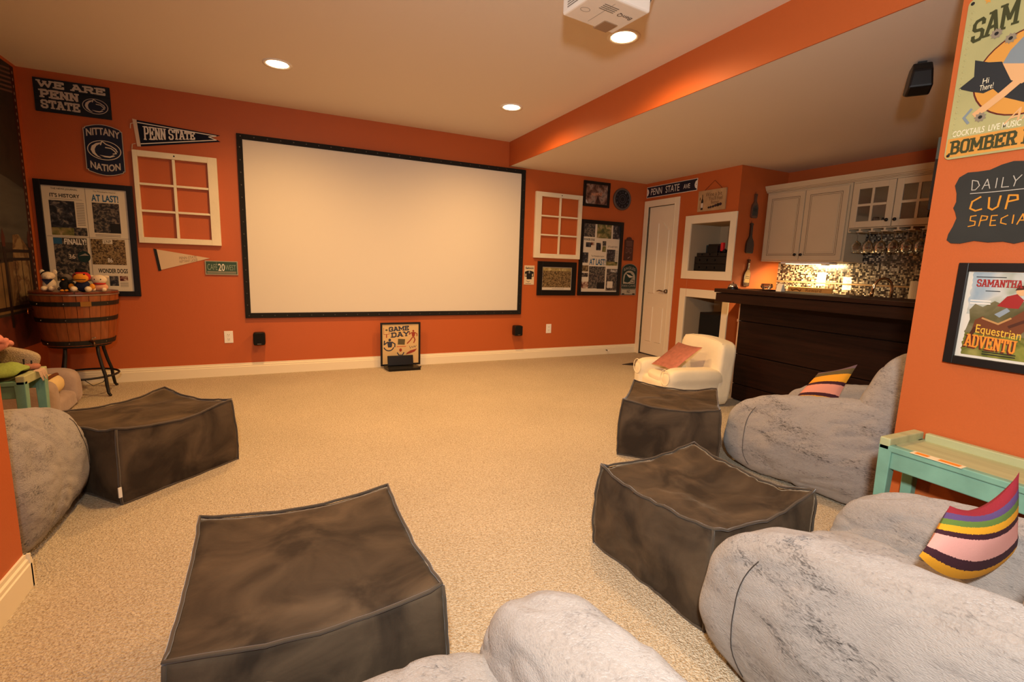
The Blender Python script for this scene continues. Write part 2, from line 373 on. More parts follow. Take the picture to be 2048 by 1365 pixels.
# ---- door with four arched panels, and its casing
d1 = MB().fbox(FRR, -5.47, -4.98, .022, 2.06, -.045, -.012).build('door_1', DOORM)
struct(d1, 'cream closet door with raised arched panels and lever handle', 'door')
def panel(m, a0, a1, b0, b1, rise0, rise1):
    """raised panel whose top edge climbs from rise0 to rise1 along a half arch"""
    top = [(a0 + (a1-a0)*i/8, b1 + rise0 + (rise1-rise0)*(.5-.5*math.cos(math.pi*i/8))) for i in range(9)]
    out = [(a0, b0), (a1, b0)] + top[::-1]
    ins = [(a0+.025, b0+.03), (a1-.025, b0+.03)] + [(min(max(a, a0+.025), a1-.025), b-.03) for a, b in top[::-1]]
    n = len(out); vs = [FRR.p(a, b, -.012) for a, b in out] + [FRR.p(a, b, -.024) for a, b in [( (x*.7+X*.3), (y*.7+Y*.3)) for (x, y), (X, Y) in zip(out, ins)]] + [FRR.p(a, b, -.004) for a, b in ins]
    fs = [(i, (i+1) % n, n+(i+1) % n, n+i) for i in range(n)] + [(n+i, n+(i+1) % n, 2*n+(i+1) % n, 2*n+i) for i in range(n)] + [tuple(range(2*n, 3*n))]
    m.add(vs, fs); return m
for a0, a1, s in ((-5.405, -5.245, 1), (-5.205, -5.045, 0)):
    panel(MB(), a0, a1, .86, 1.76, 0 if s else .1, .1 if s else 0).build('door_panel', DOORM, d1)
    panel(MB(), a0, a1, .18, .72, 0, 0).build('door_panel', DOORM, d1)
hd = MB().lathe([(.0, .034), (.02, .03), (.028, .018), (.03, .0)], Matrix.Translation((XR + .012, 5.03, .925)) @ Matrix.Rotation(-math.pi/2, 4, 'Y'), 20)
hd.tube([(XR - .02, 5.03, .925), (XR - .038, 5.03, .925), (XR - .042, 5.06, .928), (XR - .042, 5.11, .935), (XR - .04, 5.16, .922)], [.009, .009, .009, .008, .005])
tag(hd.build('door_handle', METAL, d1, smooth=True), 'brushed nickel lever handle')
MB().fbox(FRR, -4.984, -4.979, .89, .96, -.02, -.008).build('latch_plate', METAL, d1)
for z in (1.76, 1.0, .3):
    MB().fbox(FRR, -5.478, -5.464, z - .045, z + .045, -.012, .002).build('hinge', METAL, d1)
cs = MB()
for a0, a1, b0, b1 in ((-5.562, -5.475, 0, 2.15), (-4.975, -4.893, 0, 2.15), (-5.475, -4.975, 2.065, 2.15)):
    cs.fbox(FRR, a0, a1, b0, b1, 0, .016)
for a0, a1, b0, b1 in ((-5.49, -5.475, 0, 2.08), (-4.975, -4.96, 0, 2.08), (-5.475, -4.975, 2.065, 2.08)):
    cs.fbox(FRR, a0, a1, b0, b1, -.12, .02)
struct(cs.build('trim_1', DOORM, bevel=.003), 'cream casing around the closet door', 'trim')
MB().fbox(FRR, -5.475, -4.975, 0, 2.065, -.14, -.12).build('door_gap_shade', BLACK, bpy.data.objects['trim_1'])  # black sheet standing in for the shade in the gap under the door

# ---- two framed niches in the right wall
def niche(idx, h, label):
    a0, a1, b0, b1 = h; m = MB(); w = .1
    for r in ((a0-w, a0, b0-w, b1+w), (a0, a1, b1, b1+w), (a0, a1, b0-w, b0), (a1, a1+.085, b0-w, b1+w)): m.fbox(FRR, *r, 0, .018)
    o = struct(m.build('trim_%d' % idx, TRIM, bevel=.002), label, 'trim')
    q = MB(); t = .01; dp = -.5
    e_ = .003; q.fbox(FRR, a0-t, a0+e_, b0-t, b1+t, dp, .002); q.fbox(FRR, a1-e_, a1+t, b0-t, b1+t, dp, .002); q.fbox(FRR, a0, a1, b1-e_, b1+t, dp, .002); q.fbox(FRR, a0, a1, b0-t, b0+e_, dp, .002); q.fbox(FRR, a0-t, a1+t, b0-t, b1+t, dp-t, dp)
    q.build('niche_lining', mat('niche_paint', '#B7A283', .85), o)
    return o
niche(2, N1, 'cream frame of the upper wall niche')
niche(3, N2, 'cream frame of the lower wall niche')

# ================================================================== RECESSED LAMPS
LENS = mat('lamp_lens', '#FFF4DC', .5, emit='#FFE2B0', estr=14.0)
def can(x, y, label, power=1.0):
    t = thing('recessed_light', label, 'ceiling light', (x, y, H), 'recessed ceiling lights')
    M = Matrix.Translation((x, y, H))
    MB().lathe([(.105, 0), (.104, -.006), (.085, -.006), (.08, .0), (.074, .0)], M, 32, cap=False).build('trim_ring', WHITEP, t, smooth=True)
    MB().lathe([(.0, -.004), (.05, -.004), (.078, -.0025)], M, 32, cap=False).build('lens', LENS, t, smooth=True)
    l = bpy.data.lights.new('recessed_lamp', 'SPOT'); l.energy = CAN_POWER * power; l.color = WARM; l.spot_size = math.radians(166); l.spot_blend = .92; l.shadow_soft_size = .06
    o = bpy.data.objects.new('recessed_lamp', l); COL.objects.link(o); o.parent = t; o.location = (0, 0, -.03)
can(.039, 4.40, 'round recessed ceiling light left of the screen centre')
can(2.017, 4.385, 'round recessed ceiling light beside the soffit near the screen')
can(2.039, 2.752, 'round recessed ceiling light just past the projector')
can(.039, 2.752, 'added round recessed ceiling light above the open carpet, out of view')  # added lamp, out of view, to brighten the carpet on the left
can(.039, 1.10, 'added round recessed ceiling light nearest the camera, out of view', .25)  # extra unseen lamp, put in for the brightness of the near carpet

# ================================================================== PLUSH LOUNGE CHAIRS
def fur_mat(name, light, dark, thr=.5):
    m = bpy.data.materials.new(name); m.use_nodes = True; nt = m.node_tree; b = nt.nodes['Principled BSDF']; L = nt.links.new
    tc = nt.nodes.new('ShaderNodeTexCoord'); mp = nt.nodes.new('ShaderNodeMapping'); L(tc.outputs['Object'], mp.inputs['Vector']); mp.inputs['Scale'].default_value = (1, 1, 3.2); mp.inputs['Rotation'].default_value = (.25, .2, 0)
    big = nt.nodes.new('ShaderNodeTexNoise'); big.inputs['Scale'].default_value = 3.2; big.inputs['Detail'].default_value = 5; big.inputs['Distortion'].default_value = 1.0
    fine = nt.nodes.new('ShaderNodeTexNoise'); fine.inputs['Scale'].default_value = 58; fine.inputs['Detail'].default_value = 5; fine.inputs['Distortion'].default_value = 1.2
    hair = nt.nodes.new('ShaderNodeTexNoise'); hair.inputs['Scale'].default_value = 160; hair.inputs['Detail'].default_value = 3
    for n in (big, fine, hair): L(mp.outputs[0], n.inputs['Vector'])
    mul = nt.nodes.new('ShaderNodeMath'); mul.operation = 'MULTIPLY'; L(big.outputs['Fac'], mul.inputs[0]); L(fine.outputs['Fac'], mul.inputs[1])
    r = nt.nodes.new('ShaderNodeValToRGB'); e = r.color_ramp.elements; e[0].position = .20; e[0].color = lin(light); e[1].position = .44; e[1].color = lin(dark)
    q = e.new(.30); q.color = [a*.82 + c*.18 for a, c in zip(lin(light), lin(dark))]
    L(mul.outputs[0], r.inputs[0]); L(r.outputs[0], b.inputs['Base Color'])
    add = nt.nodes.new('ShaderNodeMath'); add.operation = 'ADD'; L(fine.outputs['Fac'], add.inputs[0]); L(hair.outputs['Fac'], add.inputs[1])
    bp = nt.nodes.new('ShaderNodeBump'); bp.inputs['Strength'].default_value = .55; bp.inputs['Distance'].default_value = .012; L(add.outputs[0], bp.inputs['Height']); L(bp.outputs[0], b.inputs['Normal'])
    b.inputs['Roughness'].default_value = 1.0; b.inputs['Specular IOR Level'].default_value = .1
    b.inputs['Sheen Weight'].default_value = .35; b.inputs['Sheen Roughness'].default_value = .5
    return m
FUR = fur_mat('grey_plush_fur', '#A39C96', '#3E3936')
SEAMM = mat('dark_seam', '#3A332E', .9)

def lounge_chair(label):
    """facing +y, standing on the origin: 0.96 wide, 0.95 deep"""
    t = thing('lounge_chair', label, 'chair', (0, 0, 0), 'grey plush lounge chairs')
    MB().blob((0, .06, .165), (.27, .40, .165), 4.5, 36, fold=.009, amp=.012, freq=5, seed=2,
              warp=lambda w: Vector((w.x, w.y, w.z + .03*(w.z > 0)*(1-(w.x/.27)**2)))).build('seat', FUR, t, smooth=True)
    for s in (-1, 1):
        def wp(w, s=s):
            f = (w.y + .45) / .9                                   # 0 at the back, 1 at the front
            top = .605 - .155*f - .03*max(0, (f-.75)/.25)**2
            z = (w.z + .3) / .6
            bul = 1 + .10*math.sin(math.pi*min(1, z*1.15))
            return Vector((w.x*bul*(1-.06*z) + s*.012*math.sin(math.pi*z), w.y*(1 - .03*z), z*top))
        a = MB().blob((s*.312, .035, 0), (.152, .455, .3), 3.2, 48, warp=wp, amp=.013, freq=5.5, seed=5 + s, ny=4.6, fold=.009)
        ar = a.build('armrest', FUR, t, smooth=True)
        # stitched seam near the front of the arm, laid on its surface
        pts = []
        for i in range(17):
            q = Vector((s*1.0, .66, -.9 + 1.75*i/16)); n_, m_ = 3.2, 4.6
            tt = ((abs(q.x)**n_ + abs(q.z)**n_) ** (m_/n_) + abs(q.y)**m_) ** (1/m_); q = q/tt
            w = wp(Vector((q.x*.152, q.y*.455, q.z*.3)))
            nn = Vector((q.x/.152, q.y/.455, q.z/.3)).normalized()
            w += nn*(.013*(noise.noise(w*5.5 + Vector((5+s,)*3)) + .5*noise.noise(w*5.5*2.3 + Vector((5+s, 3.1, 5+s)))) + .001)
            pts.append(w + Vector((s*.312, .035, 0)))
        MB().tube(pts, .0016, 5).build('seam', SEAMM, ar, smooth=True)
    def wb(w):
        z = (w.z + .4) / .8
        return Vector((w.x*(1 - .22*z*z), w.y*(1.0 - .25*z) - .07*z + .04*z*(1-(w.x/.42)**2), w.z + .4))
    MB().blob((0, -.28, 0), (.43, .19, .4), 3.0, 44, fold=.010, warp=wb, amp=.018, freq=4.5, seed=11).build('backrest', FUR, t, smooth=True)
    return t
ch0 = lounge_chair('big grey plush lounge chair in front of the dark bar')
ch0.location = (3.0, 1.665, 0); ch0.rotation_euler = (0, 0, math.radians(8))
chC = copy_tree(ch0, (1.585, .52, 0), 0.0, 'grey plush lounge chair beside the teal table, rainbow striped pillow on it')
chB = copy_tree(ch0, (.205, .515, 0), 0.02, 'grey plush lounge chair at the bottom edge nearest the camera')
chA = copy_tree(ch0, (-1.335, 2.585, 0), 0.0, 'grey plush lounge chair behind the near left wall end')

chC.scale = (.96, 1, 1); chA.scale = (.97, .85, 1.04)

# ================================================================== VELVET OTTOMANS
def velvet_mat(name, base, lite):
    m = bpy.data.materials.new(name); m.use_nodes = True; nt = m.node_tree; b = nt.nodes['Principled BSDF']; L = nt.links.new
    tc = nt.nodes.new('ShaderNodeTexCoord'); n = nt.nodes.new('ShaderNodeTexNoise'); n.inputs['Scale'].default_value = 5; n.inputs['Detail'].default_value = 6; n.inputs['Distortion'].default_value = 1.0
    L(tc.outputs['Object'], n.inputs['Vector'])
    r = nt.nodes.new('ShaderNodeValToRGB'); e = r.color_ramp.elements; e[0].position = .38; e[0].color = lin(base); e[1].position = .72; e[1].color = lin(lite)
    L(n.outputs['Fac'], r.inputs[0]); L(r.outputs[0], b.inputs['Base Color'])
    n2 = nt.nodes.new('ShaderNodeTexNoise'); n2.inputs['Scale'].default_value = 16; n2.inputs['Detail'].default_value = 4; L(tc.outputs['Object'], n2.inputs['Vector'])
    bp = nt.nodes.new('ShaderNodeBump'); bp.inputs['Strength'].default_value = .35; bp.inputs['Distance'].default_value = .012; L(n2.outputs['Fac'], bp.inputs['Height']); L(bp.outputs[0], b.inputs['Normal'])
    b.inputs['Roughness'].default_value = .85; b.inputs['Specular IOR Level'].default_value = .15
    b.inputs['Sheen Weight'].default_value = .5; b.inputs['Sheen Roughness'].default_value = .35; b.inputs['Sheen Tint'].default_value = lin('#A08A70')
    return m
VELVET = velvet_mat('brown_velvet', '#352C23', '#5C4D3C')
PIPE = mat('velvet_piping', '#4A3F32', .9, sheen=.3)

def ottoman(label, a=.285, b=.285, h=.335, dome=.02, dent=0.0, wr=.004, seed=0.0, tagged=False):
    t = thing('ottoman', label, 'ottoman', (0, 0, 0), 'brown velvet ottomans')
    def pos(u, v, w):
        s = (w+1)/2
        x = a*u*(1 + .07*(1-w*w)*(1-.6*v*v) + .035*(1-s)); y = b*v*(1 + .07*(1-w*w)*(1-.6*u*u) + .035*(1-s))
        z = h*s + s**3*(.035*u*u*v*v + dome*(1-u*u)*(1-v*v) - dent*math.exp(-((u-.05)**2+(v+.1)**2)*3.0))
        p = Vector((x, y, z)); k = noise.noise(p*7 + Vector((seed, seed, 1)))*wr*2.2 + noise.noise(Vector((p.x*9 + 26*p.y, p.y*26 - 9*p.x, p.z*30)) + Vector((seed, 0, 0)))*wr*(1 if dent else .6)
        if w > .99: p.z += k
        else: p += Vector((u*(1-abs(v)*.5), v*(1-abs(u)*.5), 0)) * k
        return p
    N = 26; key = {}; m = MB(); vs = []; fs = []
    def vid(q):
        k = tuple(round(c, 4) for c in q)
        if k not in key: key[k] = len(vs); vs.append(pos(*q))
        return key[k]
    g = [-1 + 2*i/N for i in range(N+1)]
    for ax in range(3):
        for sg in (-1, 1):
            for i in range(N):
                for j in range(N):
                    def P(i, j):
                        q = [0, 0, 0]; q[ax] = sg; q[(ax+1) % 3] = g[i]; q[(ax+2) % 3] = g[j]; return vid(q)
                    f = (P(i, j), P(i+1, j), P(i+1, j+1), P(i, j+1)); fs.append(f if sg > 0 else f[::-1])
    m.add(vs, fs); body = m.build('cover', VELVET, t, smooth=True)
    wob = lambda p, k: p + Vector((noise.noise(p*22+Vector((k, 0, 0))), noise.noise(p*22+Vector((0, k, 0))), noise.noise(p*22+Vector((0, 0, k)))))*.004
    for w in (1, -1):
        pts = []
        for (u0, v0), (u1, v1) in (((-1, -1), (1, -1)), ((1, -1), (1, 1)), ((1, 1), (-1, 1)), ((-1, 1), (-1, -1))):
            for i in range(16): pts.append((u0+(u1-u0)*i/16, v0+(v1-v0)*i/16))
        P = [pos(u, v, w) + Vector((u, v, 0))*.0015 + Vector((0, 0, .005 if w > 0 else .004)) for u, v in pts]
        MB().tube([wob(p, 3) for p in P], .005, 6, closed=True).build('seam_piping', PIPE, t, smooth=True)
    for su in (-1, 1):
        for sv in (-1, 1):
            MB().tube([wob(pos(su, sv, -1 + 2*i/12) + Vector((su, sv, 0))*.0015, 5) for i in range(13)], .005, 6).build('seam_piping', PIPE, t, smooth=True)
    if tagged:
        p = pos(-.02, -1, -.55)
        q = pos(-1, -1, -.6)
        MB().box(q.x - .016, q.x - .002, q.y - .014, q.y - .008, q.z - .02, q.z + .03).build('care_tag', mat('tag_white', '#E8E2D6', .8), t)
    return t
oA = ottoman('brown velvet ottoman with a small white tag, left of the open carpet', .30, .29, dome=.012, wr=.004, seed=3, tagged=True)
oA.location = (-.705, 3.19, 0); oA.rotation_euler = (0, 0, math.radians(43))
oB = ottoman('brown velvet ottoman in the foreground, nearest the camera', .298, .318, dome=.026, wr=.003, seed=8)
oB.location = (.045, 1.415, 0); oB.rotation_euler = (0, 0, math.radians(1.5))
oC = ottoman('brown velvet ottoman with a dented wrinkled top', .285, .285, dome=.012, dent=.045, wr=.009, seed=15)
oC.location = (1.522, 1.343, 0); oC.rotation_euler = (0, 0, math.radians(3.5))
oD = ottoman('brown velvet ottoman in front of the cream child armchair', .29, .30, dome=.008, wr=.004, seed=21)
oD.location = (2.385, 2.42, 0); oD.rotation_euler = (0, 0, math.radians(-46))

# ================================================================== PILLOWS
def stripe_mat(name, stops):
    m = bpy.data.materials.new(name); m.use_nodes = True; nt = m.node_tree; b = nt.nodes['Principled BSDF']; L = nt.links.new
    uv = nt.nodes.new('ShaderNodeUVMap'); sp = nt.nodes.new('ShaderNodeSeparateXYZ'); L(uv.outputs[0], sp.inputs[0])
    n = nt.nodes.new('ShaderNodeTexNoise'); n.inputs['Scale'].default_value = 60; L(uv.outputs[0], n.inputs['Vector'])
    ma = nt.nodes.new('ShaderNodeMath'); ma.operation = 'MULTIPLY_ADD'; ma.inputs[1].default_value = .03; L(n.outputs['Fac'], ma.inputs[0]); L(sp.outputs[1], ma.inputs[2])
    r = nt.nodes.new('ShaderNodeValToRGB'); r.color_ramp.interpolation = 'CONSTANT'; e = r.color_ramp.elements
    while len(e) < len(stops): e.new(.5)
    for i, (p, c) in enumerate(stops): e[i].position = p; e[i].color = lin(c)
    L(ma.outputs[0], r.inputs[0]); L(r.outputs[0], b.inputs['Base Color'])
    bp = nt.nodes.new('ShaderNodeBump'); bp.inputs['Strength'].default_value = .4; bp.inputs['Distance'].default_value = .004; n3 = nt.nodes.new('ShaderNodeTexNoise'); n3.inputs['Scale'].default_value = 140; L(uv.outputs[0], n3.inputs['Vector']); L(n3.outputs['Fac'], bp.inputs['Height']); L(bp.outputs[0], b.inputs['Normal'])
    b.inputs['Roughness'].default_value = .95
    return m
RAINBOW = stripe_mat('rainbow_knit', [(0, '#D9961C'), (.10, '#3A1420'), (.20, '#DDA096'), (.45, '#3A1420'), (.53, '#E0A01E'), (.64, '#5E7A35'), (.75, '#5A4474'), (.87, '#8E2230')])
HARVEST = stripe_mat('harvest_knit', [(0, '#E39A1E'), (.22, '#3E1622'), (.30, '#E0957E'), (.52, '#3E1622'), (.60, '#E8A024'), (.80, '#5F5230'), (.93, '#6A5560')])
def pillow(name, label, c, thick, material, dip=0.0, sag=0.0, seed=0.0, N=20, pow_=.5, cat='pillow'):
    """c: corners bottom-left, bottom-right, top-right, top-left"""
    c = [Vector(q) for q in c]; nrm = (c[1]-c[0]).cross(c[3]-c[0]).normalized(); base = sum(c, Vector())/4
    m = MB(); vs = []; uv = []; fs = []
    for sd in (1, -1):
        for i in range(N+1):
            for j in range(N+1):
                u, v = i/N, j/N
                uu = u + (.5-u)*.07*math.sin(math.pi*v); vv = v + (.5-v)*.07*math.sin(math.pi*u) - dip*v*v*math.sin(math.pi*u) - sag*(1-v)**2*math.sin(math.pi*u)
                p = (c[0]*(1-uu)+c[1]*uu)*(1-vv) + (c[3]*(1-uu)+c[2]*uu)*vv
                puff = thick*(max(0, math.sin(math.pi*u)*math.sin(math.pi*v)))**pow_
                p += nrm*sd*puff + nrm*.25*thick*noise.noise(p*9+Vector((seed, 0, 0)))*math.sin(math.pi*u)*math.sin(math.pi*v)
                vs.append(p); uv.append((u, v))
        k = (N+1)*(N+1)*(0 if sd > 0 else 1)
        for i in range(N):
            for j in range(N):
                f = (k+i*(N+1)+j, k+(i+1)*(N+1)+j, k+(i+1)*(N+1)+j+1, k+i*(N+1)+j+1); fs.append(f if sd > 0 else f[::-1])
    m.add(vs, fs); m.uv = uv
    return tag(m.build(name, material, smooth=True), label, cat)
pillow('striped_pillow', 'knitted rainbow striped pillow with red pointed corners on grey chair',
       [(1.513, .60, .47), (1.80, .50, .485), (1.765, .52, .70), (1.632, .60, .59)], .035, RAINBOW, dip=.28, sag=.48, seed=2)
pillow('striped_pillow', 'yellow, pink and maroon striped pillow on the chair by the bar',
       [(2.88, 1.92, .40), (2.93, 1.68, .42), (3.06, 1.655, .69), (3.02, 1.85, .60)], .045, HARVEST, seed=5)

# ================================================================== CREAM CHILD ARMCHAIR (faces -x, towards the ottoman)
SLIP = mat('cream_slipcover', '#EFE3C4', .85, var=.04, vscale=6, bump=.15, bscale=30, sheen=.15)
def child_armchair():
    t = thing('child_armchair', 'cream slipcovered child armchair with rolled arms near the niches', 'armchair', (3.42, 3.36, 0))
    T = Matrix.Translation((3.42, 3.36, 0))
    def at(m): return m
    MB().blob((3.42, 3.36, .11), (.27, .31, .11), 8, 10, amp=.003).build('base', SLIP, t, smooth=True)
    MB().blob((3.37, 3.36, .215), (.21, .19, .055), 4, 10, amp=.004).build('seat_cushion', SLIP, t, smooth=True)
    for s in (-1, 1):
        y = 3.36 + s*.255
        a = MB().blob((3.40, y, .175), (.28, .075, .175), 5, 12, warp=lambda w: Vector((w.x, w.y*(1+.18*(w.z > .05)), w.z)), amp=.004, seed=s+3)
        o = a.build('armrest', SLIP, t, smooth=True)
        MB().tube([(3.121, y + .07*math.cos(q), .27 + .07*math.sin(q)) for q in [math.pi*2*i/20 for i in range(20)]], .004, 6, closed=True).build('piping', SLIP, o, smooth=True)
    def wb(w): return Vector((w.x + .05*(w.z+.3)/.6, w.y, w.z + .02*math.cos(w.y/.33*1.6)*(w.z > .1)))
    bk = MB().blob((3.66, 3.36, .29), (.085, .325, .29), 9, 14, warp=wb, amp=.004, seed=9).build('backrest', SLIP, t, smooth=True)
    pts = [(3.60 + .05*(z-.02)/.6, y, z) for y, z in [(3.05, .1), (3.045, .3), (3.05, .5), (3.08, .575), (3.2, .597), (3.36, .603), (3.52, .597), (3.64, .575), (3.67, .5), (3.675, .3)]]
    MB().tube(pts, .005, 6).build('piping', SLIP, bk, smooth=True)
    t.rotation_euler = (0, 0, math.radians(-12)); t.location.x -= .05
    return t
child_armchair()
SEQ = mat('pink_sequins', '#C07A6A', .28, metal=.35, var=.15, vscale=30, bump=.5, bscale=260)
pillow('sequin_pillow', 'pink sequin pillow lying on the cream child armchair', [(3.18, 3.53, .315), (3.155, 3.21, .315), (3.45, 3.18, .52), (3.47, 3.50, .52)], .03, SEQ, seed=3)

# ================================================================== TEAL TABLES
def teal_table(label, loc, rz, lx=.26, ly=.72, h=.585):
    """narrow side table; long side along y, raised lip at the back (+x)"""
    t = thing('side_table', label, 'table', loc, 'teal painted side tables')
    M0 = Matrix.Identity(4); o = Vector(loc)
    def bx(name, x0, x1, y0, y1, z0, z1, m, bev=.004): 
        q = MB().box(x0+o.x, x1+o.x, y0+o.y, y1+o.y, z0+o.z, z1+o.z); return q.build(name, m, t, bevel=bev)
    bx('table_top', -lx/2 + .03, lx/2 - .005, -ly/2 + .03, ly/2 - .03, h - .03, h - .012, SAGE)
    for k in (0, 1):
        bx('edge_rail', -lx/2, -lx/2 + .03, -ly/2, ly/2, h - .034, h - .010, TEAL) if k == 0 else bx('edge_rail', lx/2 - .025, lx/2, -ly/2 + .05, ly/2 - .05, h - .03, h + .018, SAGE)
    for s in (-1, 1): bx('end_rail', -lx/2, lx/2, s*(ly/2 - .018) - .018, s*(ly/2 - .018) + .018, h - .03, h + .016, SAGE)
    bx('apron', -lx/2 + .008, -lx/2 + .024, -ly/2 + .04, ly/2 - .04, h - .1, h - .034, TEAL)
    bx('apron', lx/2 - .024, lx/2 - .008, -ly/2 + .04, ly/2 - .04, h - .1, h - .034, TEAL)
    for sx in (-1, 1):
        for sy in (-1, 1):
            x = sx*(lx/2 - .022); y = sy*(ly/2 - .022); m = MB()
            vs = [(x+o.x+dx*r, y+o.y+dy*r, z+o.z) for z, r in ((0, .014), (h - .012, .022)) for dx, dy in ((-1, -1), (1, -1), (1, 1), (-1, 1))]
            m.add(vs, [(3, 2, 1, 0), (4, 5, 6, 7), (0, 1, 5, 4), (1, 2, 6, 5), (2, 3, 7, 6), (3, 0, 4, 7)]).build('leg', TEAL, t, bevel=.003)
    t.rotation_euler = (0, 0, rz)
    return t
teal_table('narrow teal and sage side table against the near right wall', (2.172, .635, 0), 0.0, .235)
cd = thing('paper_card', 'small cream card with orange print on the teal table', 'card', (2.07, .86, .5735))
FT = Fr((2.065, .87, .5735), (0, -1, 0), (1, 0, 0), (0, 0, 1))
MB().fbox(FT, -.02, .13, -.018, .018, 0, .002).build('card', mat('card_cream', '#EBD9B0', .7), cd)
OR = mat('orange_print', '#E58A25', .7)
MB().face(FT, [(-.01, -.012), (.03, -.012), (.03, .012), (-.01, .012)], .0024).build('print', OR, cd)
MB().face(FT, [(.06, -.012), (.12, -.012), (.12, .012), (.06, .012)], .0024).build('print', OR, cd)
lt = teal_table('teal side table on the left heaped with folded clothes', (-1.52, 3.345, 0), math.pi/2, .27, .66, .55)

# heap of clothes and bags on the left table
def heap(name, label, c, h, material, cat, n=2.6, amp=.02, freq=9, seed=0.0, M=None, warp=None):
    return tag(MB().blob(c, h, n, 12, amp=amp, freq=freq, seed=seed, M=M, warp=warp).build(name, material, smooth=True), label, cat)
heap('green_blanket', 'folded light green blanket hanging off the left table', (-1.40, 3.285, .594), (.2, .10, .026), mat('green_fleece', '#8FA552', .95, bump=.3, bscale=90), 'blanket', seed=3, warp=lambda w: Vector((w.x, w.y, w.z - .05*max(0, -w.y/.12)**2)))
heap('pink_garment', 'crumpled pink garment on top of the clothes heap', (-1.37, 3.33, .728), (.10, .09, .05), mat('pink_fleece', '#D98D80', .95, bump=.3, bscale=90), 'clothing', amp=.045, seed=7)
heap('purple_garment', 'folded dark purple garment under the pink one', (-1.40, 3.25, .652), (.09, .06, .028), mat('purple_fleece', '#5C2148', .95, bump=.3, bscale=90), 'clothing', seed=9)
bag = thing('woven_bag', 'beige woven clutch bag with dark buckle on the heap', 'bag', (-1.36, 3.42, .59))
WOV = mat('woven_beige', '#B5A285', .9, bump=.9, bscale=220, var=.2, vscale=160)
MB().blob((-1.33, 3.435, .632), (.13, .035, .055), 4, 10, M=Matrix.Rotation(.30, 3, 'Y'), amp=.004).build('bag_body', WOV, bag, smooth=True)
MB().tube([(-1.25, 3.39, .625), (-1.25, 3.388, .592), (-1.22, 3.388, .588), (-1.22, 3.39, .615)], .004, 5).build('buckle', IRON, bag)
fr = thing('fringed_scarf', 'pinkish fringed scarf end at the table corner', 'scarf', (-1.24, 3.38, .552))
SCF = mat('scarf_rose', '#A9705A', .95, bump=.3, bscale=90)
MB().blob((-1.26, 3.39, .582), (.07, .035, .014), 3, 8, amp=.006).build('scarf_cloth', SCF, fr, smooth=True)
fm = MB()
for i in range(14):
    y = 3.34 + .006*i; fm.tube([(-1.2, y, .568), (-1.178, y + .002, .562), (-1.170, y + .004*math.sin(i), .53 - .01*(i % 3))], .0022, 4)
fm.build('fringe', mat('fringe_cream', '#C9A98C', .95), fr)
gp = ramp_mat('giraffe_plush', ['#B98A4E', '#B98A4E', '#B98A4E', '#3A1E12', '#3A1E12'], 16, 0.0, .95, 0.0, kind='noise', dist=0.2)
heap('giraffe_pillow', 'giraffe patterned plush pillow under the left table', (-1.40, 3.62, .13), (.14, .07, .1), gp, 'pillow', seed=12, amp=.012)

# ================================================================== SMALL GREY PLUSH SOFA (faces +x)
GP = mat('grey_plush', '#A8958A', .95, var=.08, vscale=14, bump=.25, bscale=40, sheen=.3)
ts = thing('small_plush_sofa', 'small grey plush sofa chair beside the barrel', 'sofa', (-1.62, 4.60, 0))
MB().blob((-1.66, 4.60, .07), (.19, .27, .07), 5, 10, amp=.006).build('seat', GP, ts, smooth=True)
for s in (-1, 1): MB().blob((-1.66, 4.60 + s*.215, .15), (.2, .075, .15), 4, 12, amp=.006, seed=s).build('armrest', GP, ts, smooth=True)
MB().blob((-1.80, 4.60, .24), (.07, .28, .24), 4, 12, amp=.006, seed=5).build('backrest', GP, ts, smooth=True)
rc = thing('round_cushion', 'cream round cushion with brown trim on the small plush sofa', 'cushion', (-1.62, 4.60, .14))
MB().blob((-1.60, 4.60, .215), (.10, .15, .075), 2.4, 10).build('cushion', mat('cream_plush', '#E2C890', .9), rc, smooth=True)
MB().tube([(-1.60 + .06*math.cos(q), 4.60 + .15*math.sin(q), .235 + .055*math.cos(q*1)) for q in [math.pi*2*i/24 for i in range(24)]], .012, 6, closed=True).build('trim', mat('brown_trim', '#6B3A18', .9), rc, smooth=True)

# ================================================================== PROJECTION SCREEN
ps = thing('projection_screen', 'wide white projection screen in a black snap frame', 'projection screen', (1.22, D, .59))
SCR = mat('screen_cloth', '#DED7C9', .9)
MB().fbox(FB, -.295, 2.735, .615, 2.335, .012, .020).build('screen_cloth', SCR, ps)
BF = mat('black_felt_border', '#0D0B0A', .8, bump=.2, bscale=120)
for r in ((-.333, -.283, .588, 2.366), (2.717, 2.772, .588, 2.366), (-.283, 2.717, 2.316, 2.366), (-.283, 2.717, .588, .640)):
    MB().fbox(FB, *r, 0, .03).build('border_rail', BF, ps, bevel=.003)
SNAP = mat('snap_steel', '#5A544C', .35, metal=.8)
sn0 = None
def snaps():
    global sn0
    spots = [(x, z) for z in (2.343, .612) for x in [-.30 + 3.045*i/26 for i in range(27)]] + [(x, z) for x in (-.31, 2.747) for z in [.72 + 1.52*i/13 for i in range(14)]]
    for x, z in spots:
        if sn0 is None:
            sn0 = MB().lathe([(.0, .004), (.005, .003), (.0065, 0)], Matrix.Translation((x, D - .03, z)) @ Matrix.Rotation(math.pi/2, 4, 'X'), 8).build('snap', SNAP, ps); base = (x, z)
            sn0['_b'] = 0; del sn0['_b']; snaps.base = base
        else:
            c = sn0.copy(); COL.objects.link(c); c.parent = ps; c.location = (x - snaps.base[0], 0, z - snaps.base[1])
snaps()

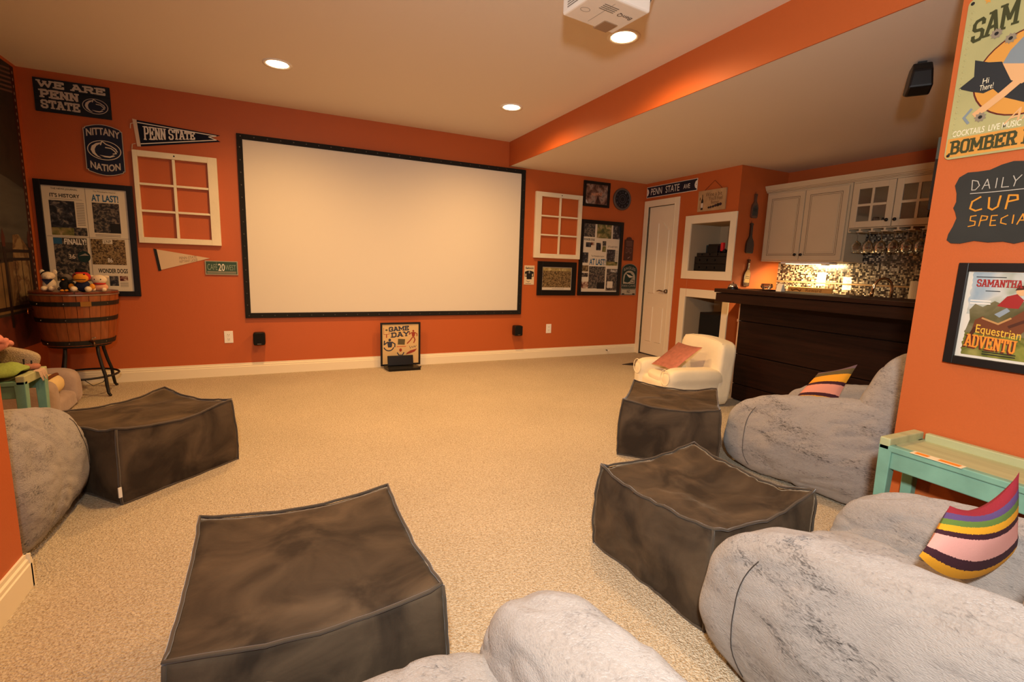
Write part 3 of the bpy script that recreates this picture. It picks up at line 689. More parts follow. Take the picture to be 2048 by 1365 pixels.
# ================================================================== WALL HANGINGS, BACK WALL
def lion(m_dark, m_light, fr, ca, cb, ra, rb, d, parent):
    """the oval crest with the lion's head turned right"""
    MB().prism(fr, ell(ca, cb, ra, rb, 32), d, d + .002).build('crest_rim', m_light, parent)
    MB().prism(fr, ell(ca, cb, ra*.945, rb*.93, 32), d + .002, d + .003).build('crest_field', m_dark, parent)
    q = lambda pts: [(ca + ra*x, cb + rb*y) for x, y in pts]
    e = d + .0035
    MB().face(fr, q([(-.1, .80), (-.45, .66), (-.72, .34), (-.80, -.05), (-.70, -.42), (-.45, -.72), (-.2, -.82), (-.42, -.6), (-.55, -.3), (-.56, .05), (-.45, .38), (-.25, .6)]), e).build('crest_stroke', m_light, parent)
    MB().line(fr, q([(-.2, .52), (-.1, .92), (.14, .62), (.4, .5), (.68, .22), (.76, -.05)]), ra*.07, e).build('crest_stroke', m_light, parent)
    MB().line(fr, q([(.08, .3), (.4, .26), (.6, .02), (.7, -.22), (.5, -.3)]), ra*.07, e).build('crest_stroke', m_light, parent)
    MB().face(fr, q([(-.3, -.52), (.0, -.7), (.3, -.72), (.62, -.5), (.5, -.42), (.3, -.56), (.05, -.56)]), e).build('crest_stroke', m_light, parent)
def plate(name, label, cat, fr, poly, th, material, group=None, edge=None, ew=.008):
    ca = sum(a for a, b in poly)/len(poly); cb = min(b for a, b in poly)
    t = thing(name, label, cat, fr.p(ca, cb, 0), group)
    MB().prism(fr, poly, .001, th).build('panel', material, t)
    if edge: MB().line(fr, poly, ew, th + .0006, closed=True).build('edging', edge, t)
    return t

# banner of planks
t = thing('plank_banner', 'dark plank sign reading WE ARE PENN STATE', 'sign', FB.p(-1.53, 2.345, 0))
for i, (b0, b1) in enumerate(((2.345, 2.432), (2.434, 2.52), (2.522, 2.607))): MB().fbox(FB, -1.782, -1.279, b0, b1, .001, .014 - .001*(i % 2)).build('plank', mat('navy_plank', '#121A26', .7, var=.3, vscale=6, stretch=(1, 1, 14)), t)
slab('WE ARE', FB, -1.755, -1.305, 2.535, 2.593, .0146, SIGNG, t, .26)
slab('PENN', FB, -1.745, -1.495, 2.452, 2.522, .0146, SIGNG, t, .24)
slab('STATE', FB, -1.745, -1.49, 2.370, 2.440, .0146, SIGNG, t, .24)
lion(NAVY, SIGNG, FB, -1.385, 2.437, .088, .062, .0142, t)

# crest shield NITTANY NATION
def arcshape(a0, a1, b0, b1, rise, notch):
    n = 10
    top = [(a1 - notch - (a1-a0-2*notch)*i/n, b1 - rise + rise*math.sin(math.pi*i/n)) for i in range(n+1)]
    bot = [(a0 + notch + (a1-a0-2*notch)*i/n, b0 + rise - rise*math.sin(math.pi*i/n)) for i in range(n+1)]
    return bot + [(a1 - notch, b0 + rise + notch), (a1, b0 + rise + notch), (a1, b1 - rise - notch), (a1 - notch, b1 - rise - notch)] + top + [(a0 + notch, b1 - rise - notch), (a0, b1 - rise - notch), (a0, b0 + rise + notch), (a0 + notch, b0 + rise + notch)]
t = plate('crest_sign', 'navy shield sign reading NITTANY NATION', 'sign', FB, arcshape(-1.482, -1.216, 1.870, 2.291, .03, .012), .02, NAVY, edge=SIGNG, ew=.005)
text('NITTANY', FB, -1.465, -1.232, 2.185, 2.245, .0208, SIGNG, t, .03, warp=lambda a, b, u, w: (a, b + .022*math.sin(math.pi*u)))
text('NATION', FB, -1.455, -1.245, 1.925, 1.985, .0208, SIGNG, t, .03, warp=lambda a, b, u, w: (a, b - .022*math.sin(math.pi*u)))
lion(NAVY, CREAM, FB, -1.349, 2.08, .118, .082, .0202, t)

# navy pennant
t = thing('navy_pennant', 'navy felt pennant reading PENN STATE', 'pennant', FB.p(-.8, 2.15, 0))
MB().prism(FB, [(-1.105, 2.372), (-.467, 2.328), (-.535, 2.302), (-.467, 2.272), (-1.09, 2.150)], .002, .006).build('felt', mat('navy_felt', '#0B1226', .95), t)
MB().line(FB, [(-1.098, 2.352), (-.50, 2.318), (-.56, 2.302), (-.50, 2.282), (-1.086, 2.172)], .008, .0065).build('border_stripe', WHITEI, t)
MB().prism(FB, [(-1.135, 2.378), (-1.105, 2.374), (-1.088, 2.148), (-1.115, 2.146)], .001, .009).build('binding', mat('pennant_binding', '#D8BFA6', .9), t)
for z in (2.345, 2.17): MB().tube([FB.p(-1.125, z, .008), FB.p(-1.15, z - .01, .008), FB.p(-1.155, z - .05, .006)], .004, 5).build('tie', mat('pennant_binding', '#D8BFA6', .9), t)
slab('PENN STATE', FB, -1.06, -.67, 2.20, 2.315, .0068, WHITEI, t, .2, warp=lambda a, b, u, w: (a, 2.268 + (b - 2.2575)*(1.05 - .5*u) + .028*u))

# white pennant (line drawing left out), with the printed words
t = thing('white_pennant', 'small cream pennant with black binding under the left window sash', 'pennant', FB.p(-.84, 1.05, 0))
MB().prism(FB, [(-1.035, 1.243), (-.612, 1.176), (-1.012, 1.053)], .002, .005).build('felt', mat('cream_felt', '#D6BC9C', .95), t)
MB().prism(FB, [(-1.056, 1.250), (-1.033, 1.244), (-1.008, 1.048), (-1.03, 1.044)], .001, .007).build('binding', BLACKI, t)
GL = mat('grey_line', '#8A7560', .9)
text('PENN STATE', FB, -.86, -.72, 1.155, 1.180, .0056, GL, t, 0.0, warp=lambda a, b, u, w: (a, b + .016*u))
text('NITTANY LIONS', FB, -.86, -.715, 1.122, 1.146, .0056, GL, t, 0.0, warp=lambda a, b, u, w: (a, b + .022*u))

# small green enamel sign
t = thing('enamel_sign', 'small green sign reading CAFE 20 WEST', 'sign', FB.p(-.515, 1.02, 0))
MB().fbox(FB, -.655, -.378, 1.018, 1.153, .001, .014).build('rim', mat('sign_rim', '#A39A84', .6), t)
MB().fbox(FB, -.647, -.386, 1.026, 1.145, .014, .0146).build('field', mat('cafe_green', '#2E4A30', .5), t)
CG = mat('cafe_lettering', '#8C9A80', .5)
text('CAFÉ', FB, -.636, -.552, 1.064, 1.136, .0152, CG, t, 0.0)
text('20', FB, -.546, -.49, 1.056, 1.126, .0156, WHITEI, t, 0.01)
text('WEST', FB, -.486, -.396, 1.064, 1.116, .0152, CG, t, 0.0)
for z in (1.032, 1.040, 1.048): MB().fbox(FB, -.64, -.394, z, z + .004, .0146, .0152).build('stripe', mat('sign_rim', '#A39A84', .6), t)

# two old window sashes
def sash(label, a0, a1, b0, b1, L, R, T, B):
    t = thing('window_sash', label, 'window frame', FB.p((a0+a1)/2, b0, 0), 'old window sashes')
    for r in ((a0, a0+L, b0, b1), (a1-R, a1, b0, b1)): MB().fbox(FB, *r, .004, .04).build('stile', SASH, t, bevel=.003)
    for r in ((a0+L, a1-R, b1-T, b1), (a0+L, a1-R, b0, b0+B)): MB().fbox(FB, *r, .004, .04).build('rail', SASH, t, bevel=.003)
    ma = (a0 + L + a1 - R)/2; hh = b1 - T - b0 - B
    MB().fbox(FB, ma-.011, ma+.011, b0+B, b1-T, .008, .034).build('muntin', SASH, t, bevel=.003)
    for k in (1, 2):
        z = b0 + B + hh*k/3
        for x0, x1 in ((a0+L, ma-.011), (ma+.011, a1-R)): MB().fbox(FB, x0, x1, z-.010, z+.010, .008, .034).build('muntin', SASH, t, bevel=.003)
    MB().lathe([(.0, .002), (.006, .001), (.007, 0)], Matrix.Translation(FB.p(ma+.01, b1-T*.45, .04)) @ Matrix.Rotation(math.pi/2, 4, 'X'), 10).build('screw_hole', BLACKI, t)
    return t
sash('old six-pane white window sash left of the screen', -1.153, -.505, 1.298, 2.112, .035, .078, .052, .052)
sash('old six-pane white window sash right of the screen', 2.923, 3.612, 1.312, 2.131, .085, .048, .054, .056)

# framed prints
PH = [ramp_mat('photo_crowd', ['#121416', '#23272A', '#3E3B38', '#7E7264', '#241E1C'], 42, 5, seed=1),
      ramp_mat('photo_player', ['#10131A', '#1C2026', '#3A3A40', '#8E8478'], 26, 4, seed=4),
      ramp_mat('photo_field', ['#3E4526', '#5F6232', '#8C7F4E', '#B79F77'], 18, 4, seed=9),
      ramp_mat('photo_bleachers', ['#1A150F', '#42331F', '#6E5838', '#A88F62', '#33281A'], 85, 6, seed=13),
      ramp_mat('photo_red', ['#2A1512', '#6E2A20', '#A8907C', '#D9C7AE'], 30, 4, seed=17)]
def framed(name, label, fr, a0, a1, b0, b1, w, th=.025, material=BLACK, paper=PAPER, cat='framed picture'):
    t = thing(name, label, cat, fr.p((a0+a1)/2, b0, 0))
    for r in ((a0, a0+w, b0, b1), (a1-w, a1, b0, b1)): MB().fbox(fr, *r, .001, th).build('frame_rail', material, t, bevel=.002)
    for r in ((a0+w, a1-w, b1-w, b1), (a0+w, a1-w, b0, b0+w)): MB().fbox(fr, *r, .001, th).build('frame_rail', material, t, bevel=.002)
    MB().fbox(fr, a0+w, a1-w, b0+w, b1-w, .001, .010).build('print', paper, t)
    return t
def pic(t, fr, a0, a1, b0, b1, m, d=.0106, name='photo'): return MB().face(fr, [(a0, b0), (a1, b0), (a1, b1), (a0, b1)], d).build(name, m, t)
def rules(t, fr, a0, a1, b0, b1, n, d=.0106, m=GREYI):
    for i in range(n):
        z = b0 + (b1-b0)*(i+.5)/n; h = (b1-b0)/n*.22
        MB().face(fr, [(a0, z-h), (a1, z-h), (a1, z+h), (a0, z+h)], d).build('text_line', m, t)

# left: four newspaper front pages
t = framed('newspaper_frame', 'large black frame of four newspaper front pages left of the screen', FB, -1.852, -1.176, .806, 1.795, .046)
text('THE NEWS JOURNAL', FB, -1.745, -1.565, 1.715, 1.733, .0106, BLACKI, t, .01)
text("IT'S HISTORY", FB, -1.755, -1.555, 1.655, 1.688, .0106, BLACKI, t, .028)
rules(t, FB, -1.76, -1.54, 1.638, 1.646, 1)
pic(t, FB, -1.765, -1.595, 1.345, 1.628, PH[1]); pic(t, FB, -1.765, -1.595, 1.335, 1.40, PH[2], .0109); pic(t, FB, -1.615, -1.525, 1.335, 1.405, PH[0], .0112)
rules(t, FB, -1.585, -1.53, 1.42, 1.62, 14)
text('The Philadelphia Inquirer', FB, -1.46, -1.30, 1.715, 1.731, .0106, BLACKI, t, 0)
text('AT LAST!', FB, -1.475, -1.285, 1.640, 1.700, .0106, BLUEI, t, .028)
pic(t, FB, -1.475, -1.285, 1.37, 1.63, PH[0]); pic(t, FB, -1.36, -1.285, 1.372, 1.455, BLACKI, .0109)
rules(t, FB, -1.47, -1.29, 1.335, 1.36, 2)
pic(t, FB, -1.763, -1.535, .94, 1.315, PH[0]); pic(t, FB, -1.763, -1.705, 1.26, 1.312, BLUEI, .0109)
text('FINALLY!', FB, -1.69, -1.54, 1.258, 1.308, .0112, WHITEI, t, .028)
text('36', FB, -1.67, -1.625, 1.135, 1.175, .0112, CREAM, t, .01)
MB().face(FB, ell(-1.565, 1.155, .045, .05, 18), .0112).build('helmet_print', GREENI, t); MB().face(FB, [(-1.60, 1.16), (-1.555, 1.185), (-1.53, 1.165), (-1.56, 1.165)], .0115).build('helmet_print', GREYI, t)
pic(t, FB, -1.51, -1.265, 1.09, 1.315, PH[3]); pic(t, FB, -1.425, -1.355, 1.275, 1.312, PAPER, .0109); text('LNP', FB, -1.415, -1.365, 1.282, 1.306, .0112, BLACKI, t, 0)
text('86', FB, -1.40, -1.365, 1.11, 1.15, .0112, WHITEI, t, .01)
text('WONDER DOGS', FB, -1.475, -1.262, 1.015, 1.055, .0106, BLACKI, t, .028)
pic(t, FB, -1.40, -1.335, .90, .99, PH[1]); pic(t, FB, -1.325, -1.265, .945, .99, PH[4]); rules(t, FB, -1.325, -1.265, .89, .935, 5)
MB().line(FB, [(-1.515, .86), (-1.515, 1.745)], .004, .0106).build('page_edge', GREYI, t); MB().line(FB, [(-1.80, 1.325), (-1.23, 1.325)], .004, .0108).build('page_edge', GREYI, t)

# right: collage of clippings
t = framed('clippings_frame', 'tall black frame of newspaper clippings right of the screen', FB, 3.618, 4.318, .833, 1.840, .05)
A = lambda u: 3.668 + .600*u
Bz = lambda v: 1.790 - .907*v
def cp(u0, u1, v0, v1, m, d=.0106): pic(t, FB, A(u0), A(u1), Bz(v1), Bz(v0), m, d)
cp(.0, .31, .0, .19, PH[0]); cp(.36, .76, .0, .2, PH[2]); cp(.80, 1., .0, .2, PH[1])
text('WONDER DOGS', FB, A(.02), A(.31), Bz(.245), Bz(.212), .0106, BLACKI, t, .03)
cp(.08, .22, .27, .34, PH[1]); cp(.22, .3, .26, .31, PH[4]); cp(.36, .49, .27, .38, PH[1]); cp(.53, .63, .24, .31, PH[0]); cp(.53, .63, .315, .40, PH[2])
text("IT'S HISTORY", FB, A(.69), A(.96), Bz(.335), Bz(.305), .0106, BLACKI, t, 0)
cp(.66, .90, .36, .54, PH[1]); cp(.66, .98, .54, .6, PH[2]); rules(t, FB, A(.91), A(.98), Bz(.53), Bz(.37), 9)
cp(.0, .16, .42, .57, PH[1]); cp(.0, .18, .61, .70, PH[3]); cp(.0, .18, .72, .78, PH[0]); cp(.0, .2, .85, .95, PH[4])
text('The Philadelphia Inquirer', FB, A(.24), A(.60), Bz(.485), Bz(.455), .0106, BLACKI, t, 0)
text('AT LAST!', FB, A(.20), A(.64), Bz(.60), Bz(.505), .0106, BLUEI, t, .028)
cp(.2, .65, .62, .95, PH[0]); cp(.44, .65, .86, .955, BLACKI, .0109); cp(.69, 1., .65, .98, PH[0])
text('FINALLY!', FB, A(.80), A(.99), Bz(.70), Bz(.66), .0112, WHITEI, t, .02)
cp(.72, .88, .84, .94, PAPER, .0109)

# team photograph with wide black mount
t = framed('team_photo', 'sepia crowd photograph in a wide black mount and frame', FB, 2.996, 3.583, .831, 1.270, .07, .022)
pic(t, FB, 3.074, 3.508, .936, 1.194, PH[3]); pic(t, FB, 3.074, 3.508, 1.15, 1.194, ramp_mat('photo_skyline', ['#B9A672', '#8E7B4A', '#CDBB86'], 20, 3, seed=2), .0109)
text('a day at the game', FB, 3.22, 3.40, .908, .925, .0109, GREYI, t, 0.0) if False else None
rules(t, FB, 3.22, 3.40, .912, .924, 1)

# small framed bar print
t = framed('bar_print', 'small black framed print with PAPPAS lettering near the corner', FB, 3.633, 4.052, 2.012, 2.337, .035)
pic(t, FB, 3.668, 4.017, 2.047, 2.302, ramp_mat('photo_pub', ['#1E1614', '#4A2F28', '#7C5A4C', '#A08A7C', '#2A2422'], 11, 3, seed=6))
text('PAPPAS', FB, 3.76, 3.93, 2.145, 2.185, .0112, mat('pale_orange_ink', '#C98A66', .7), t, .02, warp=lambda a, b, u, w: (a, b + .02*u))
MB().line(FB, [(3.67, 2.09), (3.70, 2.05)], .006, .0112).build('stripe', WHITEI, t); MB().line(FB, [(3.68, 2.095), (3.712, 2.05)], .006, .0112).build('stripe', WHITEI, t)

# round clock-like sign
t = thing('wall_clock', 'round dark clock with grey rim next to the bar print', 'clock', FB.p(4.265, 2.0, 0))
MC = Matrix.Translation(FB.p(4.265, 2.147, 0)) @ Matrix.Rotation(math.pi/2, 4, 'X')
MB().lathe([(.147, .001), (.147, .02), (.138, .03), (.122, .028), (.12, .018)], MC, 40).build('rim', mat('clock_rim', '#5B4E48', .5), t, smooth=True)
MB().lathe([(.0, .021), (.121, .021)], MC, 40, cap=False).build('face', mat('clock_face', '#15151B', .6), t)
CK = mat('clock_marks', '#5E5E66', .6)
for k in range(12):
    q = math.pi*2*k/12
    text(str(k or 12), FB, 4.265 + .098*math.sin(q) - .011, 4.265 + .098*math.sin(q) + .011, 2.147 + .098*math.cos(q) - .012, 2.147 + .098*math.cos(q) + .012, .0216, CK, t, 0.0, name='numeral')
MB().line(FB, ell(4.265, 2.147, .062, .062, 28), .005, .0216, closed=True).build('ring', CK, t)
MB().line(FB, ell(4.265, 2.147, .036, .036, 22), .004, .0216, closed=True).build('ring', CK, t)

# hanging wooden plaque
t = thing('wooden_plaque', 'narrow brown hanging plaque above the arched green sign', 'sign', FB.p(4.44, 1.325, 0))
MB().prism(FB, [(4.362, 1.325), (4.512, 1.325), (4.512, 1.61), (4.48, 1.615), (4.47, 1.64), (4.44, 1.65), (4.40, 1.64), (4.39, 1.615), (4.362, 1.61)], .001, .014).build('board', mat('plaque_brown', '#4A2A20', .7, var=.2, vscale=12), t)
PT = mat('plaque_text', '#7A5548', .7)
text('DAD', FB, 4.385, 4.49, 1.425, 1.505, .0148, PT, t, 0.0); rules(t, FB, 4.385, 4.49, 1.52, 1.60, 4, .0148, PT)
MB().face(FB, [(4.42, 1.36), (4.47, 1.385), (4.455, 1.37), (4.43, 1.352)], .0148).build('mark', mat('plaque_pale', '#9A8078', .7), t)

# arched green sign
t = plate('arched_sign', 'arched dark green sign reading EAGLES FAN CAVE', 'sign', FB, [(4.345, .842), (4.608, .842), (4.608, 1.19)] + ell(4.4765, 1.19, .1315, .088, 12, 0, math.pi)[1:-1] + [(4.345, 1.19)], .014, GREENI, edge=GREYI, ew=.006)
text('EAGLES', FB, 4.375, 4.578, 1.175, 1.215, .0148, GREYI, t, .02, warp=lambda a, b, u, w: (a, b + .028*math.sin(math.pi*u)))
SV = mat('sign_silver', '#A39A88', .6)
MB().face(FB, [(4.372, 1.0), (4.58, 1.0)] + ell(4.476, 1.09, .104, .095, 10, 0, math.pi), .0148).build('field', SV, t)
MB().face(FB, [(4.385, 1.03), (4.40, 1.12), (4.44, 1.158), (4.49, 1.155), (4.535, 1.12), (4.55, 1.085), (4.51, 1.07), (4.49, 1.03), (4.45, 1.015)], .0152).build('helmet_shell', GREENI, t)
MB().face(FB, [(4.42, 1.14), (4.48, 1.12), (4.56, 1.095), (4.48, 1.085), (4.455, 1.10)], .0156).build('helmet_wing', mat('sign_white', '#CFC4B2', .6), t)
MB().line(FB, [(4.50, 1.06), (4.565, 1.05), (4.56, 1.015), (4.50, 1.025)], .008, .0156).build('face_guard', BLACKI, t)
text('FAN CAVE', FB, 4.36, 4.594, .955, .988, .0148, GREYI, t, .02)
MB().face(FB, [(4.352, .85), (4.602, .85), (4.602, .935), (4.352, .935)], .0148).build('field', SV, t)
MB().face(FB, [(4.36, .922), (4.594, .922), (4.594, .931), (4.36, .931)], .0152).build('band', GREENI, t)
text('NO', FB, 4.45, 4.505, .868, .912, .0152, BLACKI, t, .02)
for a in (4.385, 4.57): MB().face(FB, [(a-.022, .864), (a+.022, .864), (a+.022, .848), (a, .842), (a-.022, .848)], .0153).build('badge', BLACKI, t)

# small cream Saloon card
t = plate('saloon_card', 'small cream card headed Saloon beside the screen', 'sign', FB, [(2.809, .967), (2.953, .967), (2.953, 1.21), (2.809, 1.21)], .006, mat('card_paper', '#DCC9A6', .8))
text('Saloon', FB, 2.825, 2.94, 1.165, 1.192, .0066, BLACKI, t, .03)
MB().face(FB, [(2.86, 1.145), (2.90, 1.145), (2.945, 1.13), (2.945, 1.07), (2.918, 1.065), (2.918, 1.035), (2.845, 1.035), (2.845, 1.065), (2.817, 1.07), (2.817, 1.13)], .0066).build('figure_print', BLACKI, t)
for a in (2.832, 2.928): MB().face(FB, ell(a, 1.09, .008, .018, 10), .0069).build('figure_print', mat('card_paper', '#DCC9A6', .8), t)
MB().face(FB, ell(2.881, 1.125, .012, .018, 10), .0069).build('figure_print', GREYI, t)
MB().line(FB, [(2.845, 1.015), (2.87, 1.0), (2.89, 1.012)], .005, .0066).build('figure_print', BLACKI, t); rules(t, FB, 2.83, 2.91, .976, .984, 1, .0066, BLACKI)

# ---- outlets and little speakers on the back wall
def outlet(fr, a, b, label, w=.078, h=.122, name='wall_outlet', switch=False):
    t = thing(name, label, 'outlet', fr.p(a, b, 0))
    MB().fbox(fr, a-w/2, a+w/2, b-h/2, b+h/2, 0, .006).build('cover_plate', WHITEP, t, bevel=.003)
    for s in (-1, 1):
        o = MB().prism(fr, ell(a, b + s*h*.18, w*.2, h*.11, 16), .006, .008).build('socket', WHITEP, t)
        for k in (-1, 1): MB().fbox(fr, a + k*.007 - .0015, a + k*.007 + .0015, b + s*h*.18 - .001, b + s*h*.18 + .008, .008, .0085).build('slot', BLACKI, o)
        MB().prism(fr, ell(a, b + s*h*.18 - .008, .0025, .0025, 8), .008, .0085).build('slot', BLACKI, o)
    return t
outlet(FB, -.492, .398, 'white wall outlet left of the small left speaker')
outlet(FB, 3.204, .388, 'white wall outlet under the crowd photograph')
def satellite(a, b, label):
    t = thing('satellite_speaker', label, 'speaker', FB.p(a, b, 0), 'small black wall speakers')
    MB().blob(FB.p(a, b, .062), (.056, .05, .066), 7, 10).build('cabinet', BLACKP, t, smooth=True)
    MB().fbox(FB, a-.05, a+.05, b-.06, b+.06, .105, .116).build('grille', mat('speaker_cloth', '#0A0A0A', .95, bump=.5, bscale=400), t, bevel=.006)
    MB().fbox(FB, a-.02, a+.02, b-.03, b+.03, 0, .02).build('bracket', BLACKP, t)
    MB().fbox(FB, a-.018, a+.018, b-.052, b-.046, .116, .117).build('badge', METAL, t)
satellite(-.217, .382, 'small black speaker below the left end of the screen')
satellite(2.712, .385, 'small black speaker below the right end of the screen')

# ---- framed GAME DAY print leaning on the floor, with a black stand before it
FG = Fr((0, 5.505, 0), (1, 0, 0), (0, .0, 1), (0, -1, 0))
gd = framed('game_day_print', 'black framed GAME DAY football print leaning against the baseboard', FG, .992, 1.447, .022, .520, .02, .02, paper=mat('gd_paper', '#D9B982', .8))
NV = mat('gd_navy', '#33384A', .7); RD = mat('gd_red', '#9A3A26', .7); OV = mat('gd_olive', '#5A5236', .7)
slab('GAME', FG, 1.085, 1.315, .415, .470, .0108, NV, gd, .24, warp=lambda a, b, u, w: (a, b + .012*u))
slab('DAY', FG, 1.11, 1.315, .345, .405, .0108, NV, gd, .24, warp=lambda a, b, u, w: (a, b + .014*u))
MB().line(FG, [(1.03, .46), (1.03, .385), (1.09, .388), (1.09, .455)], .004, .0108).build('goal_print', RD, gd); MB().line(FG, [(1.06, .385), (1.06, .35)], .01, .0108).build('goal_print', RD, gd)
MB().face(FG, ell(1.06, .435, .014, .01, 10), .0108).build('ball_print', OV, gd)
def figure(ca, cb, s, m, name='player_print'):
    q = lambda pts: [(ca + s*x, cb + s*y) for x, y in pts]
    MB().face(FG, ell(ca, cb + s*.9, s*.16, s*.18, 10), .0108).build(name, m, gd)
    MB().face(FG, q([(-.3, .7), (.3, .7), (.28, .2), (.2, 0), (-.2, 0), (-.25, .25)]), .0108).build(name, m, gd)
    MB().line(FG, q([(-.3, .62), (-.65, .35), (-.62, .8)]), s*.14, .0108).build(name, m, gd); MB().line(FG, q([(.3, .62), (.62, .4), (.6, .05)]), s*.14, .0108).build(name, m, gd)
figure(1.095, .235, .095, NV)
MB().line(FG, ell(1.085, .262, .06, .065, 10, math.pi*1.15, math.pi*1.85), .012, .0108).build('ribbon_print', NV, gd)
figure(1.365, .355, .07, RD)
MB().line(FG, [(1.36, .35), (1.33, .31), (1.295, .275)], .012, .0108).build('player_print', RD, gd); MB().line(FG, [(1.37, .35), (1.385, .315), (1.37, .28)], .012, .0108).build('player_print', RD, gd)
MB().face(FG, [(1.185, .265), (1.265, .26), (1.27, .325), (1.19, .332)], .0108).build('board_print', OV, gd)
text("RUN'S PLAY", FG, 1.175, 1.28, .235, .25, .0108, mat('gd_orange', '#C4582C', .7), gd, .01) if False else rules(gd, FG, 1.175, 1.28, .232, .25, 1, .0108, mat('gd_orange', '#C4582C', .7))
text('BALL!', FG, 1.315, 1.405, .215, .25, .0108, NV, gd, -.01) if False else MB().line(FG, [(1.32, .245), (1.33, .215), (1.35, .24), (1.36, .22), (1.375, .245), (1.385, .225), (1.40, .25)], .004, .0108).build('scrawl_print', NV, gd)
MB().face(FG, ell(1.218, .20, .016, .02, 12), .0108).build('ball_print', RD, gd)
MB().face(FG, [(1.29, .165), (1.33, .19), (1.41, .21), (1.38, .175), (1.34, .16), (1.28, .145)], .0108).build('flame_print', RD, gd)
MB().line(FG, [(1.18, .17), (1.20, .14), (1.24, .14), (1.255, .17)], .012, .0108).build('helmet_print', NV, gd)
st = thing('display_stand', 'black folding stand in front of the GAME DAY print', 'stand', (1.20, 5.36, 0))
MB().add([(1.045, 5.28, 0), (1.40, 5.28, 0), (1.37, 5.44, 0), (1.02, 5.44, 0), (1.035, 5.27, .035), (1.395, 5.27, .03), (1.375, 5.44, .035), (1.015, 5.44, .04)], [(3, 2, 1, 0), (4, 5, 6, 7), (0, 1, 5, 4), (1, 2, 6, 5), (2, 3, 7, 6), (3, 0, 4, 7)]).build('base', BLACKP, st, bevel=.006)
MB().box(-.145, .145, -.012, .012, 0, .115, Matrix.Translation((1.20, 5.41, .038)) @ Matrix.Rotation(-.2, 4, 'X')).build('back_plate', BLACKP, st, bevel=.006)
MB().tube([(1.38, 5.31, .03), (1.41, 5.31, .03)], .008, 8).build('knob', BLACKP, st)

# ================================================================== SIGNS ON THE RIGHT WALL
t = thing('street_sign', 'navy street sign reading PENN STATE AVE above the door', 'sign', FRR.p(-5.08, 2.19, 0))
MB().fbox(FRR, -5.545, -4.625, 2.192, 2.340, .002, .006).build('panel', WHITEI, t, bevel=.002)
MB().prism(FRR, [(-5.537, 2.199), (-4.633, 2.199), (-4.633, 2.215)] + [(-4.655 - .015*math.sin(math.pi*i/8), 2.225 + .082*i/8) for i in range(9)] + [(-4.633, 2.317), (-4.633, 2.333), (-5.537, 2.333), (-5.537, 2.317)] + [(-5.515 + .015*math.sin(math.pi*i/8), 2.307 - .082*i/8) for i in range(9)] + [(-5.537, 2.215)], .006, .0066).build('field', mat('sign_navy', '#10142A', .5), t)
text('PENN', FRR, -5.46, -5.245, 2.225, 2.312, .0072, WHITEI, t, .0)
text('STATE', FRR, -5.175, -4.925, 2.225, 2.312, .0072, WHITEI, t, .0)
text('AVE', FRR, -4.855, -4.745, 2.236, 2.292, .0072, WHITEI, t, .0)
for a in (-5.528, -4.643): MB().prism(FRR, ell(a, 2.266, .005, .005, 10), .0066, .0075).build('bolt', BLACKI, t)

t = thing('wine_plaque', 'rustic cream wine plaque hung by a cord above the upper niche', 'sign', FRR.p(-4.37, 1.925, 0))
MB().fbox(FRR, -4.577, -4.165, 1.926, 2.170, .002, .022).build('board', mat('rustic_cream', '#B59368', .8, var=.18, vscale=9), t, bevel=.002)
MB().tube([FRR.p(-4.50, 2.165, .012), FRR.p(-4.355, 2.275, .006), FRR.p(-4.225, 2.165, .012)], .0025, 5).build('cord', mat('cord_brown', '#4A2414', .9), t)
WI = mat('wine_ink', '#4E2A16', .8); DI = mat('dark_wine', '#2A2418', .8)
text('Wine a bit', FRR, -4.46, -4.22, 2.095, 2.140, .0226, WI, t, -.004); text("You'll Feel", FRR, -4.41, -4.21, 2.045, 2.090, .0226, WI, t, -.004); text('Better', FRR, -4.37, -4.25, 2.005, 2.040, .0226, WI, t, -.004)
MB().face(FRR, [(-4.525, 1.945), (-4.49, 1.945), (-4.49, 2.05), (-4.502, 2.08), (-4.503, 2.125), (-4.513, 2.125), (-4.514, 2.08), (-4.525, 2.05)], .0226).build('bottle_print', DI, t)
MB().face(FRR, [(-4.522, 1.97), (-4.493, 1.97), (-4.493, 2.025), (-4.522, 2.025)], .0229).build('label_print', CREAM, t)
MB().face(FRR, [(-4.55, 2.06), (-4.535, 2.06), (-4.538, 2.095), (-4.547, 2.095)], .0226).build('glass_print', WI, t); MB().line(FRR, [(-4.543, 2.06), (-4.543, 1.96)], .003, .0226).build('glass_print', WI, t)
for i, (a, b, r) in enumerate(((-4.40, 1.965, .016), (-4.37, 1.968, .018), (-4.335, 1.972, .018), (-4.30, 1.98, .02), (-4.265, 1.985, .024), (-4.23, 1.99, .022))): MB().face(FRR, ell(a, b, r, r*.8, 10), .0226).build('grape_print', (DI, mat('grape_purple', '#3A2230', .8))[i % 2], t)

